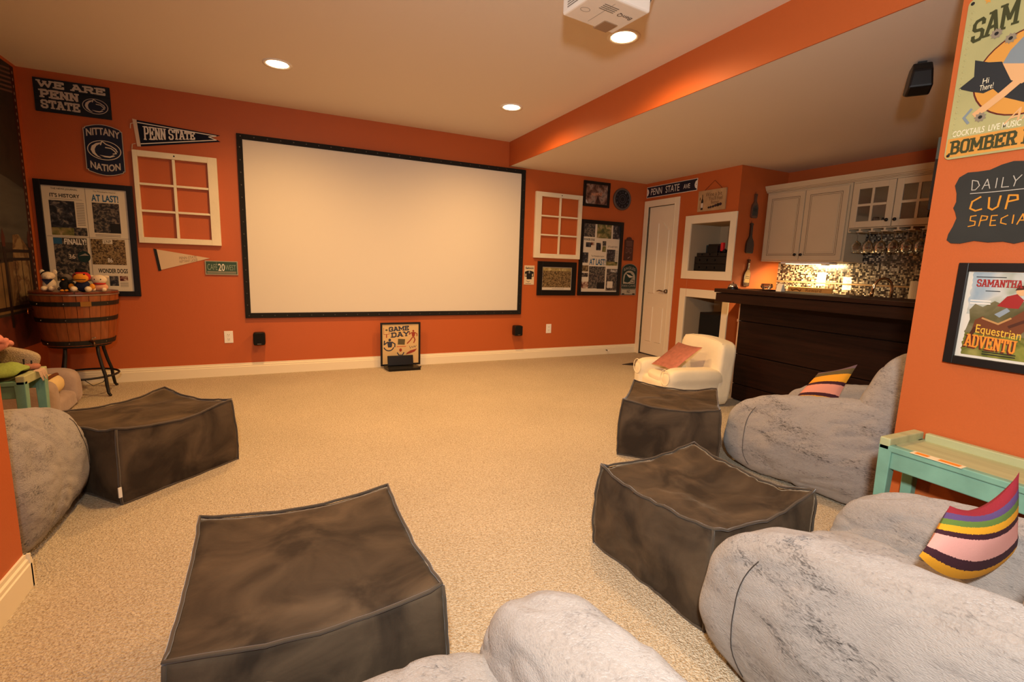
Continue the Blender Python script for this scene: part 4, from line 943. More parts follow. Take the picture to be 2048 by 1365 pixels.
# ================================================================== THINGS IN THE NICHES
rk = thing('media_receiver', 'black stacked media receiver boxes in the upper niche', 'electronics', (XR + .22, 4.36, 1.21))
for i, (z0, z1, y0, y1) in enumerate(((1.2135, 1.30, 4.10, 4.63), (1.302, 1.39, 4.10, 4.63), (1.392, 1.435, 4.13, 4.60))):
    b = MB().box(XR + .06, XR + .42, y0, y1, z0, z1).build('unit', BLACKP, rk, bevel=.004)
    for k in range(3): MB().lathe([(.0, .012), (.012, .012), (.014, 0)], Matrix.Translation((XR + .06, y1 - .08 - .12*k, (z0+z1)/2)) @ Matrix.Rotation(-math.pi/2, 4, 'Y'), 14).build('knob', BLACKP, b)
gc = thing('game_console', 'handheld game console with red grip docked on the receiver', 'game console', (XR + .2, 4.42, 1.436))
MB().box(XR + .16, XR + .20, 4.335, 4.52, 1.436, 1.545).build('screen_body', BLACKP, gc, bevel=.004)
MB().box(XR + .13, XR + .23, 4.345, 4.51, 1.436, 1.52).build('dock', BLACKP, gc, bevel=.004)
tag(MB().box(XR + .16, XR + .20, 4.295, 4.335, 1.455, 1.56).build('grip', mat('neon_red', '#E02A30', .5, emit='#E02A30', estr=.0), gc, bevel=.008), 'bright red grip')
tag(MB().box(XR + .16, XR + .20, 4.52, 4.555, 1.437, 1.535).build('grip', mat('grip_blue', '#1E3C48', .5), gc, bevel=.008), 'dark blue grip')
for k in range(3):
    q = thing('game_controller', ['black game controller right next to the docked console', 'black game controller, middle of three in the niche', 'black game controller at the far right of the niche'][k], 'controller', (XR + .16 + .015*k, 4.25 - .06*k, 1.436), 'game controllers in the niche')
    MB().blob((XR + .16 + .015*k, 4.25 - .06*k, 1.456), (.04, .026, .02), 2.5, 6).build('body', BLACKP, q, smooth=True)
    MB().lathe([(.008, 0), (.008, .012), (.0, .013)], Matrix.Translation((XR + .15 + .015*k, 4.25 - .06*k, 1.474)), 10).build('thumb_stick', BLACKP, q)
sw = thing('subwoofer', 'black subwoofer box in the lower niche', 'speaker', (XR + .2, 4.33, .24))
MB().box(XR + .10, XR + .45, 4.11, 4.50, .265, .70).build('cabinet', BLACKP, sw, bevel=.006)
MB().box(XR + .09, XR + .10, 4.125, 4.485, .28, .685).build('grille', mat('speaker_cloth', '#0A0A0A', .95, bump=.5, bscale=400), sw, bevel=.003)
for y in (4.14, 4.47):
    for x in (.13, .42): MB().lathe([(.016, 0), (.016, .022)], Matrix.Translation((XR + x, y, .2435)), 10).build('foot', BLACKP, sw)

# ================================================================== FLATTENED BOTTLES ON THE RETURN WALL
def flat_bottle(label, ca, b0, b1, w, glass, neck, tilt=0.0, lab=None):
    t = thing('flattened_bottle', label, 'bottle', FY.p(ca, b0, 0), 'flattened bottles on the return wall')
    h = b1 - b0; half = [(0, 0), (.35, 0), (.48, .03), (.5, .1), (.5, neck), (.42, neck + .12), (.2, neck + .24), (.15, neck + .3), (.15, .93), (.2, .935), (.2, .97), (.15, .975), (.15, 1), (0, 1)]
    rot = lambda x, y: (ca + (x*w)*math.cos(tilt) + y*h*math.sin(tilt), b0 + y*h*math.cos(tilt) - x*w*math.sin(tilt))
    poly = [rot(x, y) for x, y in half] + [rot(-x, y) for x, y in half[::-1][1:-1]]
    MB().prism(FY, poly, .002, .022).build('glass_body', glass, t, bevel=.006)
    if lab:
        a0, a1, m = lab
        MB().prism(FY, [rot(-.38, a0), rot(.38, a0), rot(.38, a1), rot(.15, a1 + .12), rot(-.15, a1 + .12), rot(-.38, a1)], .022, .0235).build('label', m, t)
        for v in (.3, .36): MB().line(FY, [rot(-.28, v), rot(.28, v)], .006, .024).build('label_print', BLACKI, t)
    MB().tube([FY.p(*rot(0, .95), .012), FY.p(*rot(0, 1.05), .006), FY.p(*rot(.05, 1.08), .003)], .002, 5).build('wire_loop', IRON, t)
    return t
flat_bottle('flattened clear bottle, topmost on the return wall', 4.93, 1.83, 2.10, .105, mat('smoky_glass', '#5A3A2C', .15, coat=.5), .42, 0, (.1, .4, mat('bottle_grey_label', '#3A3A36', .5)))
flat_bottle('flattened dark brown bottle in the middle of the return wall', 4.91, 1.43, 1.775, .125, mat('brown_glass', '#2C1A10', .12, coat=.6), .28)
flat_bottle('flattened amber bottle with pale label, lowest on the return wall', 4.91, 1.05, 1.365, .105, mat('amber_glass', '#4A2410', .1, coat=.6), .38, .06, (.14, .5, mat('bottle_pale_label', '#C9A468', .4)))

# ================================================================== BAR
bar = thing('bar', 'dark walnut bar with plank front and thick top', 'bar', (3.95, 2.2, 0))
MB().box(3.60, 4.14, .45, 3.245, 1.022, 1.056).build('bar_top', WALNUT, bar, bevel=.004)
MB().box(3.615, 4.12, .46, 3.235, .937, 1.018).build('apron', WALNUT, bar, bevel=.003)
for z0, z1 in ((.015, .16), (.166, .445), (.452, .758), (.765, .934)):
    MB().box(3.872 + .006*random.random(), 3.90, .46, 3.17, z0, z1).build('plank', WALNUT, bar, bevel=.003)
MB().box(3.90, 4.10, .46, 3.165, 0, .936).build('carcass', mat('bar_carcass', '#1C100A', .7), bar)
MB().box(3.885, 3.905, 3.166, 3.190, 0, .936).build('end_trim', mat('pale_end_trim', '#C9A07C', .6), bar)
for z in (.449, .762): MB().box(3.868, 3.885, 3.168, 3.186, z - .012, z + .012).build('end_clip', mat('pale_end_trim', '#C9A07C', .6), bar)

t = thing('call_bell', 'chrome call bell on the end of the bar top', 'bell', (3.69, 3.12, 1.056))
MB().lathe([(.045, 0), (.045, .008), (.04, .012)], Matrix.Translation((3.69, 3.12, 1.057)), 24).build('base', BLACKP, t)
MB().lathe([(.042, .012), (.04, .026), (.03, .042), (.015, .049), (0, .05)], Matrix.Translation((3.69, 3.12, 1.057)), 24).build('dome', CHROME, t, smooth=True)
MB().lathe([(.004, .049), (.004, .058), (.007, .06), (0, .064)], Matrix.Translation((3.69, 3.12, 1.057)), 10).build('button', CHROME, t)
t = thing('glass_orb', 'faceted clear glass bowl on the bar top', 'bowl', (3.86, 2.91, 1.056))
MB().box(3.79, 3.94, 2.83, 3.02, 1.0565, 1.066).build('tray', WALNUT, t, bevel=.002)
MB().lathe([(0, .0), (.03, 0), (.048, .018), (.05, .032), (.042, .05), (.036, .05), (.04, .03), (.034, .012), (0, .008)], Matrix.Translation((3.86, 2.91, 1.067)), 12).build('bowl', GLASS, t)
for k in range(3):
    c = MB().lathe([(.0, 0), (.04, 0), (.04, .004), (0, .004)], Matrix.Translation((3.75 + .01*k, 3.04 - .055*k, 1.0568)), 20)
    tag(c.build('coaster', mat('cork_coaster', '#8A5A34', .8)), ['small brown coaster nearest the call bell', 'small brown coaster, middle of three on the bar top', 'small brown coaster nearest the glass bowl'][k], 'coaster', 'coasters on the bar top')
t = tag(MB().prism(Fr((0, 2.80, 0), (1, 0, 0), (0, 0, 1), (0, -1, 0)), [(3.83, 1.0565), (3.885, 1.0565), (3.87, 1.11), (3.855, 1.125), (3.843, 1.11)], 0, .05).build('folded_napkin', mat('napkin_white', '#F2E3C4', .9), bevel=.003), 'small cream folded napkin standing on the bar top', 'napkin')
t = thing('wooden_board', 'pale wooden board with a moustache mark on the back counter', 'sign', (5.2, 3.38, .92))
FWB = Fr((5.19, 0, 0), (0, -1, 0), (0, 0, 1), (-1, 0, 0))
MB().fbox(FWB, -3.63, -3.14, .921, 1.072, 0, .022).build('board', mat('maple', '#CE9A52', .5, var=.15, vscale=6, stretch=(1, .6, 9)), t, bevel=.003)
DB = mat('burnt_ink', '#6A4218', .8)
MB().line(FWB, [(-3.585, 1.045), (-3.575, 1.03), (-3.55, 1.04), (-3.53, 1.045), (-3.51, 1.04), (-3.485, 1.028), (-3.475, 1.043)], .012, .0226).build('moustache_mark', DB, t)
text('Reward', FWB, -3.42, -3.25, 1.025, 1.056, .0226, DB, t, 0.0)

# back counter with sink tap
bc = thing('back_counter', 'dark counter behind the bar under the cabinets', 'counter', (5.15, 2.2, 0))
MB().box(4.86, XR2 - .001, .35, Y1 - .001, .885, .92).build('worktop', mat('granite', '#2A221C', .25, var=.5, vscale=60), bc, bevel=.003)
CABM = mat('antique_cream', '#CDB896', .5, var=.03, vscale=4)
MB().box(4.90, XR2 - .001, .35, Y1 - .001, 0, .885).build('base_unit', CABM, bc)
t = thing('kitchen_tap', 'tall arched nickel tap behind the bar', 'tap', (5.22, 2.63, .92))
COP = mat('warm_nickel', '#B99A7A', .18, metal=1.0)
pts = [(5.24, 2.63, .95), (5.24, 2.63, 1.09)] + [(5.24 - .055*(1-math.cos(q)), 2.63 + .05*(1-math.cos(q)), 1.10 + .095*math.sin(q)) for q in [math.pi*i/10 for i in range(11)]] + [(5.125, 2.735, 1.06)]
MB().tube(pts, .012, 10).build('spout', COP, t, smooth=True)
MB().lathe([(.026, 0), (.024, .02), (.016, .035), (.014, .05)], Matrix.Translation((5.24, 2.63, .9205)), 16).build('base', COP, t, smooth=True)
MB().tube([(5.128, 2.732, 1.075), (5.122, 2.74, 1.02)], [.014, .017], 10).build('spray_head', COP, t, smooth=True)
t = thing('paper_towel', 'white paper towel roll at the right end of the back counter', 'paper towel', (5.05, 2.35, .92))
MB().lathe([(.02, 0), (.058, 0), (.058, .25), (.02, .25)], Matrix.Translation((5.05, 2.335, .932)), 24).build('roll', mat('towel_white', '#E6DCCB', .95), t, smooth=False)
MB().lathe([(.07, 0), (.07, .011)], Matrix.Translation((5.05, 2.335, .9205)), 24).build('base', METAL, t)

# mosaic splash back: thousands of little tiles, one part
TILES = [lin(c) for c in ('#8A7C66', '#5A4A3A', '#2A211A', '#B5A68C', '#6E6254', '#3C342C', '#9A8A70', '#171310', '#C8BA9C')]
def mosaic():
    me_v = []; me_f = []; cols = []; p = .0165; g = .0018
    ny = int((Y1 - 1.6)/p); nz = int((1.66 - .92)/p)
    rnd = random.Random(4)
    for i in range(ny):
        j = 0
        while j < nz:
            sp = 1
            y1 = Y1 - i*p - g/2; y0 = y1 - p + g; z0 = .921 + j*p + g/2; z1 = z0 + p*sp - g
            z = .921 + j*p
            liner = 1.112 <= z <= 1.128
            if not liner:
                k = len(me_v); d = .004 + .002*rnd.random(); x = XR2
                me_v += [(x, y0, z0), (x, y1, z0), (x, y1, z1), (x, y0, z1), (x-d, y0, z0), (x-d, y1, z0), (x-d, y1, z1), (x-d, y0, z1)]
                me_f += [(k+4, k+7, k+6, k+5), (k, k+4, k+5, k+1), (k+1, k+5, k+6, k+2), (k+2, k+6, k+7, k+3), (k+3, k+7, k+4, k)]
                cols += [rnd.choice(TILES)]*5
            j += sp
    me = bpy.data.meshes.new('mosaic_tiles'); me.from_pydata(me_v, [], me_f); me.update()
    ca = me.color_attributes.new('tint', 'FLOAT_COLOR', 'CORNER'); k = 0
    for pl in me.polygons:
        for li in pl.loop_indices: ca.data[li].color = cols[pl.index]
    m = bpy.data.materials.new('mosaic_tile'); m.use_nodes = True; nt = m.node_tree; a = nt.nodes.new('ShaderNodeVertexColor'); a.layer_name = 'tint'
    nt.links.new(a.outputs[0], nt.nodes['Principled BSDF'].inputs['Base Color']); nt.nodes['Principled BSDF'].inputs['Roughness'].default_value = .22
    me.materials.append(m)
    o = bpy.data.objects.new('mosaic_tiles', me); COL.objects.link(o); o.parent = bpy.data.objects['wall_bar']; o['kind'] = 'stuff'
    MB().box(XR2 - .001, XR2, 1.6, Y1, .92, 1.66).build('grout', mat('grout', '#6A5C48', .9), bpy.data.objects['wall_bar'])
    MB().box(XR2 - .011, XR2, 1.6, Y1, 1.113, 1.129).build('pencil_tile', mat('pencil_liner', '#A8845A', .3), bpy.data.objects['wall_bar'], bevel=.003)
mosaic()
outlet(FC, -3.17, 1.128, 'double white outlet plate on the mosaic near the tap', .095, .14)
outlet(FC, -3.45, 1.165, 'brightly lit white outlet plate under the cabinets', .10, .15)

# ================================================================== WALL CABINETS
XCF = 5.125
FK = Fr((XCF, 0, 0), (0, -1, 0), (0, 0, 1), (-1, 0, 0))
GLZ = mat('cabinet_glaze', '#4A3420', .7)
def solid_cabinet(label, a0, a1, b0, b1):
    t = thing('wall_cabinet', label, 'cabinet', FK.p((a0+a1)/2, b0, -.16))
    MB().fbox(FK, a0, a1, b0, b1, -(XR2-XCF) + .012, 0).build('body', CABM, t, bevel=.002)
    ma = (a0+a1)/2
    for k, (x0, x1) in enumerate(((a0+.02, ma-.004), (ma+.004, a1-.02))):
        d = MB().fbox(FK, x0, x1, b0+.015, b1-.02, .001, .02).build('door', CABM, t, bevel=.004)
        for w, e, o_ in ((.004, .0205, .055), (.003, .0205, .07)):
            MB().line(FK, [(x0+o_, b0+.015+o_), (x1-o_, b0+.015+o_), (x1-o_, b1-.02-o_), (x0+o_, b1-.02-o_)], w, e, closed=True).build('glaze_line', GLZ, d)
        MB().fbox(FK, x0+.085, x1-.085, b0+.1, b1-.105, .02, .024).build('raised_panel', CABM, d, bevel=.003)
        kx = x1 - .03 if k == 0 else x0 + .03
        MB().lathe([(.006, 0), (.006, .012), (.016, .018), (.014, .027), (0, .03)], Matrix.Translation(FK.p(kx, b0+.075, .02)) @ Matrix.Rotation(-math.pi/2, 4, 'Y'), 16).build('knob', BLACKP, d, smooth=True)
    MB().line(FK, [(ma, b0+.01), (ma, b1-.015)], .004, .0012).build('gap_line', GLZ, t)
    return t
sc1 = solid_cabinet('antique cream wall cabinet with two solid doors', -3.975, -3.045, 1.345, 2.12)
def glass_cabinet(label, a0, a1, b0, b1):
    t = thing('glass_cabinet', label, 'cabinet', FK.p((a0+a1)/2, b0, -.16))
    dp = -(XR2-XCF) + .012
    for r in ((a0, a0+.018, b0, b1), (a1-.018, a1, b0, b1)): MB().fbox(FK, *r, dp, 0).build('side', CABM, t)
    for r in ((a0+.018, a1-.018, b0, b0+.018), (a0+.018, a1-.018, b1-.018, b1)): MB().fbox(FK, *r, dp, 0).build('shelf', CABM, t)
    MB().fbox(FK, a0+.018, a1-.018, b0+.018, b1-.018, dp, dp+.01).build('back', CABM, t)
    ma = (a0+a1)/2
    for k, (x0, x1) in enumerate(((a0+.012, ma-.004), (ma+.004, a1-.012))):
        w = .058; y0, y1 = b0+.012, b1-.02
        d = MB(); 
        for r in ((x0, x0+w, y0, y1), (x1-w, x1, y0, y1), (x0+w, x1-w, y0, y0+w), (x0+w, x1-w, y1-w, y1)): d.fbox(FK, *r, .001, .02)
        d = d.build('door', CABM, t, bevel=.003)
        mx, my = (x0+x1)/2, (y0+y1)/2
        MB().fbox(FK, mx-.011, mx+.011, y0+w, y1-w, .006, .019).build('muntin', CABM, d)
        for q0, q1 in ((x0+w, mx-.011), (mx+.011, x1-w)): MB().fbox(FK, q0, q1, my-.011, my+.011, .006, .019).build('muntin', CABM, d)
        for q0, q1 in ((x0+w, mx-.011), (mx+.011, x1-w)):
            for z0, z1 in ((y0+w, my-.011), (my+.011, y1-w)): MB().fbox(FK, q0, q1, z0, z1, .009, .012).build('pane', GLASS, d)
        kx = x1 - .03 if k == 0 else x0 + .03
        MB().lathe([(.006, 0), (.006, .012), (.016, .018), (.014, .027), (0, .03)], Matrix.Translation(FK.p(kx, b0+.07, .02)) @ Matrix.Rotation(-math.pi/2, 4, 'Y'), 16).build('knob', BLACKP, d, smooth=True)
        MB().line(FK, [(x0-.003, y0-.003), (x1+.003, y0-.003), (x1+.003, y1+.003), (x0-.003, y1+.003)], .003, .0012, closed=True).build('gap_line', GLZ, t)
    # scalloped stemware rack hanging below
    rk = MB(); n = 7; wdt = (a1-a0)/n
    for i in range(n+1):
        c = a0 + wdt*i
        rk.fbox(FK, max(a0, c-.028), min(a1, c+.028), b0-.032, b0-.022, dp+.02, 0); rk.fbox(FK, max(a0, c-.009), min(a1, c+.009), b0-.022, b0, dp+.02, 0)
    rk.build('stemware_rack', CABM, t)
    return t
GA0, GA1, GB0 = -3.035, -2.27, 1.665
glass_cabinet('antique cream glass-fronted wall cabinet with stemware rack', GA0, GA1, GB0, 2.12)
cr = thing('crown_moulding', 'antique cream crown moulding running along the cabinet tops', 'moulding', FK.p(-3.1, 2.12, 0))
prof = [(-.30, 2.121), (.012, 2.121), (.02, 2.14), (.03, 2.145), (.05, 2.185), (.05, 2.195), (-.30, 2.195)]
n = len(prof); vs = [FK.p(a, z, d) for a in (-3.985, -2.2) for d, z in prof]
MB().add(vs, [tuple(range(n)), tuple(range(2*n-1, n-1, -1))] + [(i, n+i, n+(i+1) % n, (i+1) % n) for i in range(n)]).build('cornice', CABM, cr)
MB().line(FK, [(-3.985, 2.131), (-2.2, 2.131)], .004, .0165).build('glaze_line', GLZ, cr)
# dishes inside the glass cabinet
for k, (y, h, m) in enumerate(((2.88, .10, '#4A2A22'), (2.80, .09, '#2A2A2A'), (2.74, .07, '#3A3230'), (2.42, .15, '#1A1614'), (2.36, .13, '#241C18'))):
    tag(MB().lathe([(0, 0), (.03, 0), (.034, h*.6), (.026, h), (.02, h), (.028, h*.6), (.024, .006), (0, .006)], Matrix.Translation((5.28, y, 1.6835)), 14).build('cup', mat('cup%d' % k, m, .4)), ['dark red cup, leftmost in the glass cabinet', 'black cup, second in the glass cabinet', 'small grey cup, third in the glass cabinet', 'tall black tumbler behind the right glass door', 'tall brown tumbler at the far right of the glass cabinet'][k], 'cup', 'cups in the glass cabinet')
# stemware hung upside down
def wine_glass(label):
    t = thing('wine_glass', label, 'wine glass', (0, 0, 0), 'wine glasses hung under the cabinet')
    MB().lathe([(0, 0), (.034, -.001), (.034, -.003), (.006, -.006), (.0035, -.012), (.0035, -.085), (.010, -.092), (.034, -.112), (.045, -.14), (.044, -.17), (.036, -.205), (.0345, -.205), (.042, -.17), (.043, -.14), (.032, -.114), (.0, -.096)], None, 20, cap=False).build('glass', GLASS, t, smooth=True)
    return t
g0 = None; wd = (GA1-GA0)/7; k = 0
pos_ = ['first', 'second', 'third', 'fourth', 'fifth', 'sixth', 'seventh']
for i in range(7):
    for row, x in (('front', 5.20), ('rear', 5.34)):
        if row == 'rear' and i in (2, 5): continue
        y = -(GA0 + wd*(i+.5)); lb = 'wine glass hung upside down, %s from the left in the %s row' % (pos_[i], row)
        if g0 is None: g0 = wine_glass(lb); g0.location = (x, y, GB0 - .018)
        else: copy_tree(g0, (x, y, GB0 - .018), 0, lb)
# under-cabinet lamp
uc = thing('under_cabinet_light', 'slim under-cabinet light shining on the mosaic', 'light', (5.3, 3.45, 1.345))
MB().box(5.16, 5.30, 3.20, 3.75, 1.322, 1.344).build('housing', WHITEP, uc, bevel=.003)
MB().box(5.20, 5.27, 3.26, 3.31, 1.311, 1.3225).build('switch', WHITEP, uc, bevel=.002)
MB().box(5.18, 5.28, 3.35, 3.70, 1.3205, 1.3218).build('diffuser', mat('uc_lens', '#FFF0C8', .5, emit='#FFD890', estr=20.0), uc)
l = bpy.data.lights.new('under_cabinet_lamp', 'AREA'); l.shape = 'RECTANGLE'; l.size = .08; l.size_y = .34; l.energy = 30; l.color = (1, .72, .36)
o = bpy.data.objects.new('under_cabinet_lamp', l); COL.objects.link(o); o.parent = uc; o.location = (-.07, .07, -.027); o.rotation_euler = (0, math.radians(-18), 0)

# ================================================================== PROJECTOR
pj = thing('projector', 'white ceiling-mounted projector hung upside down', 'projector', (1.51, 2.195, 2.45))
MP = Matrix.Translation((1.51, 2.195, 2.45)) @ Matrix.Rotation(math.radians(6), 4, 'Z')
MB().box(-.17, .17, -.135, .135, 0, .105, MP).build('body', WHITEP, pj, bevel=.012, seg=3)
FPJ = Fr(MP @ Vector((0, 0, 0)), MP.to_3x3() @ Vector((-1, 0, 0)), MP.to_3x3() @ Vector((0, 1, 0)), (0, 0, -1))   # underside: a runs to -x, b to +y
MB().fbox(FPJ, -.125, -.035, .045, .1385, -.03, .004).build('lens_hood', mat('hood_tan', '#A08468', .4), pj, bevel=.004)
MB().lathe([(.03, 0), (.034, .02), (.026, .028), (.0, .022)], MP @ Matrix.Translation((.095, .125, .045)) @ Matrix.Rotation(-math.pi/2, 4, 'X'), 20).build('lens', mat('lens_glass', '#3A3430', .05, coat=1), pj, smooth=True)
text('BenQ', FPJ, -.135, -.045, -.055, -.022, .0008, mat('logo_grey', '#6A5E54', .6), pj, .01)
for k in range(4): MB().fbox(FPJ, -.02, .07, -.075 + .014*k, -.069 + .014*k, 0, .001).build('vent_line', GREYI, pj)
MB().line(FPJ, ell(.115, .02, .026, .018, 16), .002, .0008, closed=True).build('badge', GREYI, pj); MB().line(FPJ, [(.03, .10), (.03, -.10)], .002, .0008).build('panel_seam', GREYI, pj)
for k in range(7): MB().box(-.1715, -.1695, -.10, .09, .02 + .011*k, .025 + .011*k, MP).build('side_vent', GREYI, pj)
MB().box(.166, .172, -.12, .10, .018, .092, MP).build('port_panel', mat('port_silver', '#C9BFAE', .4), pj)
MB().tube([MP @ Vector(q) for q in ((.172, -.04, .05), (.2, -.045, .055), (.23, -.06, .09), (.24, -.09, .16), (.235, -.12, .218))], [.012, .011, .005, .005, .005], 8).build('video_cable', BLACKP, pj, smooth=True)
MB().tube([(1.51, 2.16, 2.555), (1.51, 2.16, H - .012)], .02, 14).build('mount_pole', WHITEP, pj)
MB().lathe([(.06, 0), (.06, .012)], Matrix.Translation((1.51, 2.16, H - .012)), 24).build('ceiling_plate', WHITEP, pj)

# ================================================================== SPEAKER UNDER THE LOWERED CEILING
cs_ = thing('ceiling_speaker', 'black angular speaker mounted under the lowered ceiling', 'speaker', (3.27, 1.665, HS))
SP0 = Vector((3.27, 1.665, 2.302))
MS = Matrix.Translation(SP0) @ Matrix.Rotation(math.radians(35), 4, 'Z')
pf = [(-.085, -.06), (.0, -.085), (.09, -.055), (.085, .04), (.05, .075), (-.05, .075), (-.085, .03)]
m = MB(); n = len(pf); vs = [MS @ Vector((x, s*.055*(1.0 if y < 0 else .8), y)) for s in (-1, 1) for x, y in pf]
m.add(vs, [tuple(range(n-1, -1, -1)), tuple(range(n, 2*n))] + [(i, (i+1) % n, n+(i+1) % n, n+i) for i in range(n)]).build('cabinet', BLACKP, cs_, bevel=.01)
MB().box(-.03, .03, -.02, .02, .07, .088, MS).build('bracket', BLACKP, cs_)

# ================================================================== NEAR RIGHT WALL: TIN SIGN, CHALKBOARD, HORSE POSTER
A_ = lambda y: -y
tin = thing('tin_sign', 'vintage olive tin bar sign with a black bomb and bullet holes', 'sign', FP.p(-.84, 1.648, 0))
def rrect(a0, a1, b0, b1, r): return [(a1 - r + r*math.cos(q), b1 - r + r*math.sin(q)) for q in [math.pi/2*i/5 for i in range(6)]] + [(a0 + r - r*math.sin(q), b1 - r + r*math.cos(q)) for q in [math.pi/2*i/5 for i in range(6)]] + [(a0 + r - r*math.cos(q), b0 + r - r*math.sin(q)) for q in [math.pi/2*i/5 for i in range(6)]] + [(a1 - r + r*math.sin(q), b0 + r - r*math.cos(q)) for q in [math.pi/2*i/5 for i in range(6)]]
MB().prism(FP, rrect(-1.042, -.64, 1.648, 2.20, .018), .003, .008).build('tin_panel', mat('olive_tin', '#ADA873', .4, var=.10, vscale=5, coat=.2), tin)
TO = mat('tin_olive_ink', '#3A3D1E', .5); TG = mat('tin_gold', '#D29440', .5); TN = mat('tin_navy', '#22282C', .5); TS = mat('tin_skin', '#D9A874', .5); TB = mat('tin_blue_grey', '#7E8A90', .5); TR = mat('tin_maroon', '#5A1E14', .5); TW = mat('tin_white', '#E8DDBC', .5)
MB().face(FP, [(-1.038, 1.655), (-.645, 1.655), (-.645, 1.722), (-1.038, 1.722)], .0084).build('gold_band', TG, tin)
MB().face(FP, ell(-.84, 1.905, .150, .142, 40), .0084).build('disc_rim', TR, tin); MB().face(FP, ell(-.84, 1.905, .145, .137, 40), .0087).build('disc', TG, tin)
def sam_warp(a, b, u, w): return (a, b + .035*u - .0*w)
slab('SAM', FP, -1.018, -.895, 2.045, 2.120, .0090, TO, tin, .3, warp=lambda a, b, u, w: (a, b + .03*u + (b - 2.08)*.25*u))
MB().face(FP, [(-.875, 2.125), (-.845, 2.125), (-.845, 2.14), (-.875, 2.14)], .009).build('lettering', TO, tin)
text('C', FP, -.955, -.93, 2.168, 2.19, .009, TW, tin, .03); MB().face(FP, [(-.985 + .012*(1 if i % 2 == 0 else .45)*math.cos(math.pi/2 + math.pi*i/5), 2.178 + .012*(1 if i % 2 == 0 else .45)*math.sin(math.pi/2 + math.pi*i/5)) for i in range(10)], .009).build('star', TG, tin)
MB().face(FP, [(-.995, 1.985), (-.955, 1.965), (-.918, 1.955), (-.885, 1.89), (-.80, 1.86), (-.72, 1.84), (-.72, 1.76), (-.80, 1.78), (-.90, 1.835), (-.93, 1.87), (-.955, 1.862), (-.992, 1.878), (-1.03, 1.898), (-.99, 1.928)], .0091).build('bomb', TN, tin)
MB().face(FP, [(-.915, 1.948), (-.86, 1.93), (-.78, 1.99), (-.72, 1.99), (-.72, 2.04), (-.80, 2.05), (-.87, 2.02), (-.90, 1.985)], .0094).build('figure_shorts', TB, tin)
MB().face(FP, [(-.915, 1.948), (-.86, 1.93), (-.80, 1.965), (-.80, 1.90), (-.855, 1.865), (-.885, 1.885)], .0097).build('figure_leg', TS, tin)
MB().line(FP, [(-.84, 1.90), (-.90, 1.845), (-.965, 1.793)], .024, .0098).build('figure_arm', TS, tin)
MB().line(FP, [(-.982, 1.815), (-1.0, 1.79), (-.985, 1.768)], .008, .0097).build('tool', TB, tin)
text('Hi', FP, -.962, -.945, 1.895, 1.913, .0100, TW, tin, 0); text('There!', FP, -.968, -.93, 1.873, 1.892, .0100, TW, tin, 0)
text('Alo', FP, -.885, -.80, 1.74, 1.785, .0100, TS, tin, .0, warp=lambda a, b, u, w: (a + .02*w, b + .012*u))
text('COCKTAILS  LIVE MUSIC', FP, -1.026, -.838, 1.727, 1.748, .0090, TW, tin, .012)
slab('BOMBER L', FP, -1.026, -.80, 1.664, 1.714, .0090, TO, tin, .3, warp=None)
for a, b in ((-.946, 2.055), (-.905, 2.025), (-.952, 1.781)):
    MB().face(FP, [(a + .018*(1 if i % 2 else .72)*math.cos(math.pi*i/9), b + .018*(1 if i % 2 else .72)*math.sin(math.pi*i/9)) for i in range(18)], .0103).build('bullet_hole', mat('hole_grey', '#8A7E6A', .5), tin); MB().face(FP, ell(a, b, .006, .006, 12), .0106).build('bullet_hole', BLACKI, tin)
for k in range(22): MB().lathe([(0, .002), (.003, .0012), (.004, 0)], Matrix.Translation(FP.p(-1.026, 1.735 + .02*k, .008)) @ Matrix.Rotation(-math.pi/2, 4, 'Y'), 8).build('rivet', mat('olive_tin', '#ADA873', .4), tin)
for b in (1.662, 2.186): MB().lathe([(0, .003), (.005, .002), (.006, 0)], Matrix.Translation(FP.p(-1.03, b, .008)) @ Matrix.Rotation(-math.pi/2, 4, 'Y'), 10).build('nail', BLACKI, tin)

half = [(-.992, 1.350), (-.990, 1.372), (-.980, 1.40), (-.973, 1.43), (-.980, 1.452), (-.988, 1.468), (-.982, 1.49), (-.985, 1.52), (-.994, 1.55), (-.985, 1.578), (-.962, 1.592), (-.93, 1.591), (-.90, 1.592), (-.87, 1.605), (-.84, 1.612), (-.80, 1.606)]
bot = [(-.80, 1.332), (-.83, 1.340), (-.87, 1.338), (-.91, 1.345), (-.95, 1.336), (-.978, 1.338)]
sil = half + [(-1.53 - a + (-.07), b) for a, b in half[::-1]] + [(-1.6 - a, b) for a, b in bot[::-1]] + bot
chb = thing('chalkboard', 'scroll-edged chalkboard decal reading DAILY CUP SPECIAL', 'chalkboard', FP.p(-.8, 1.33, 0))
MB().prism(FP, sil, .001, .006).build('board', mat('slate', '#2E2E2A', .85, var=.12, vscale=10), chb)
CW = mat('chalk_white', '#B8B0A2', .9); CO = mat('chalk_orange', '#D08A2A', .95)
def chalk(strokes, a0, a1, b0, b1, m, w):
    o = MB()
    for st in strokes: o.line(FP, [(a0 + (a1-a0)*x, b0 + (b1-b0)*y) for x, y in st], w, .0066)
    return o.build('chalk_lettering', m, chb)
chalk([[(0, 1), (.02, 0), (.1, 0), (.17, .4), (.12, .85), (0, 1)], [(.24, 0), (.32, .95), (.4, 0)], [(.27, .35), (.38, .35)], [(.52, .95), (.52, 0)], [(.64, .95), (.64, 0), (.78, 0)], [(.84, 1), (.9, .5), (1, 1)], [(.9, .5), (.88, 0)]], -.944, -.812, 1.527, 1.562, CW, .0025)
chalk([[(0, .5), (.5, .42), (1, .5)]], -.944, -.80, 1.508, 1.522, CW, .0025)
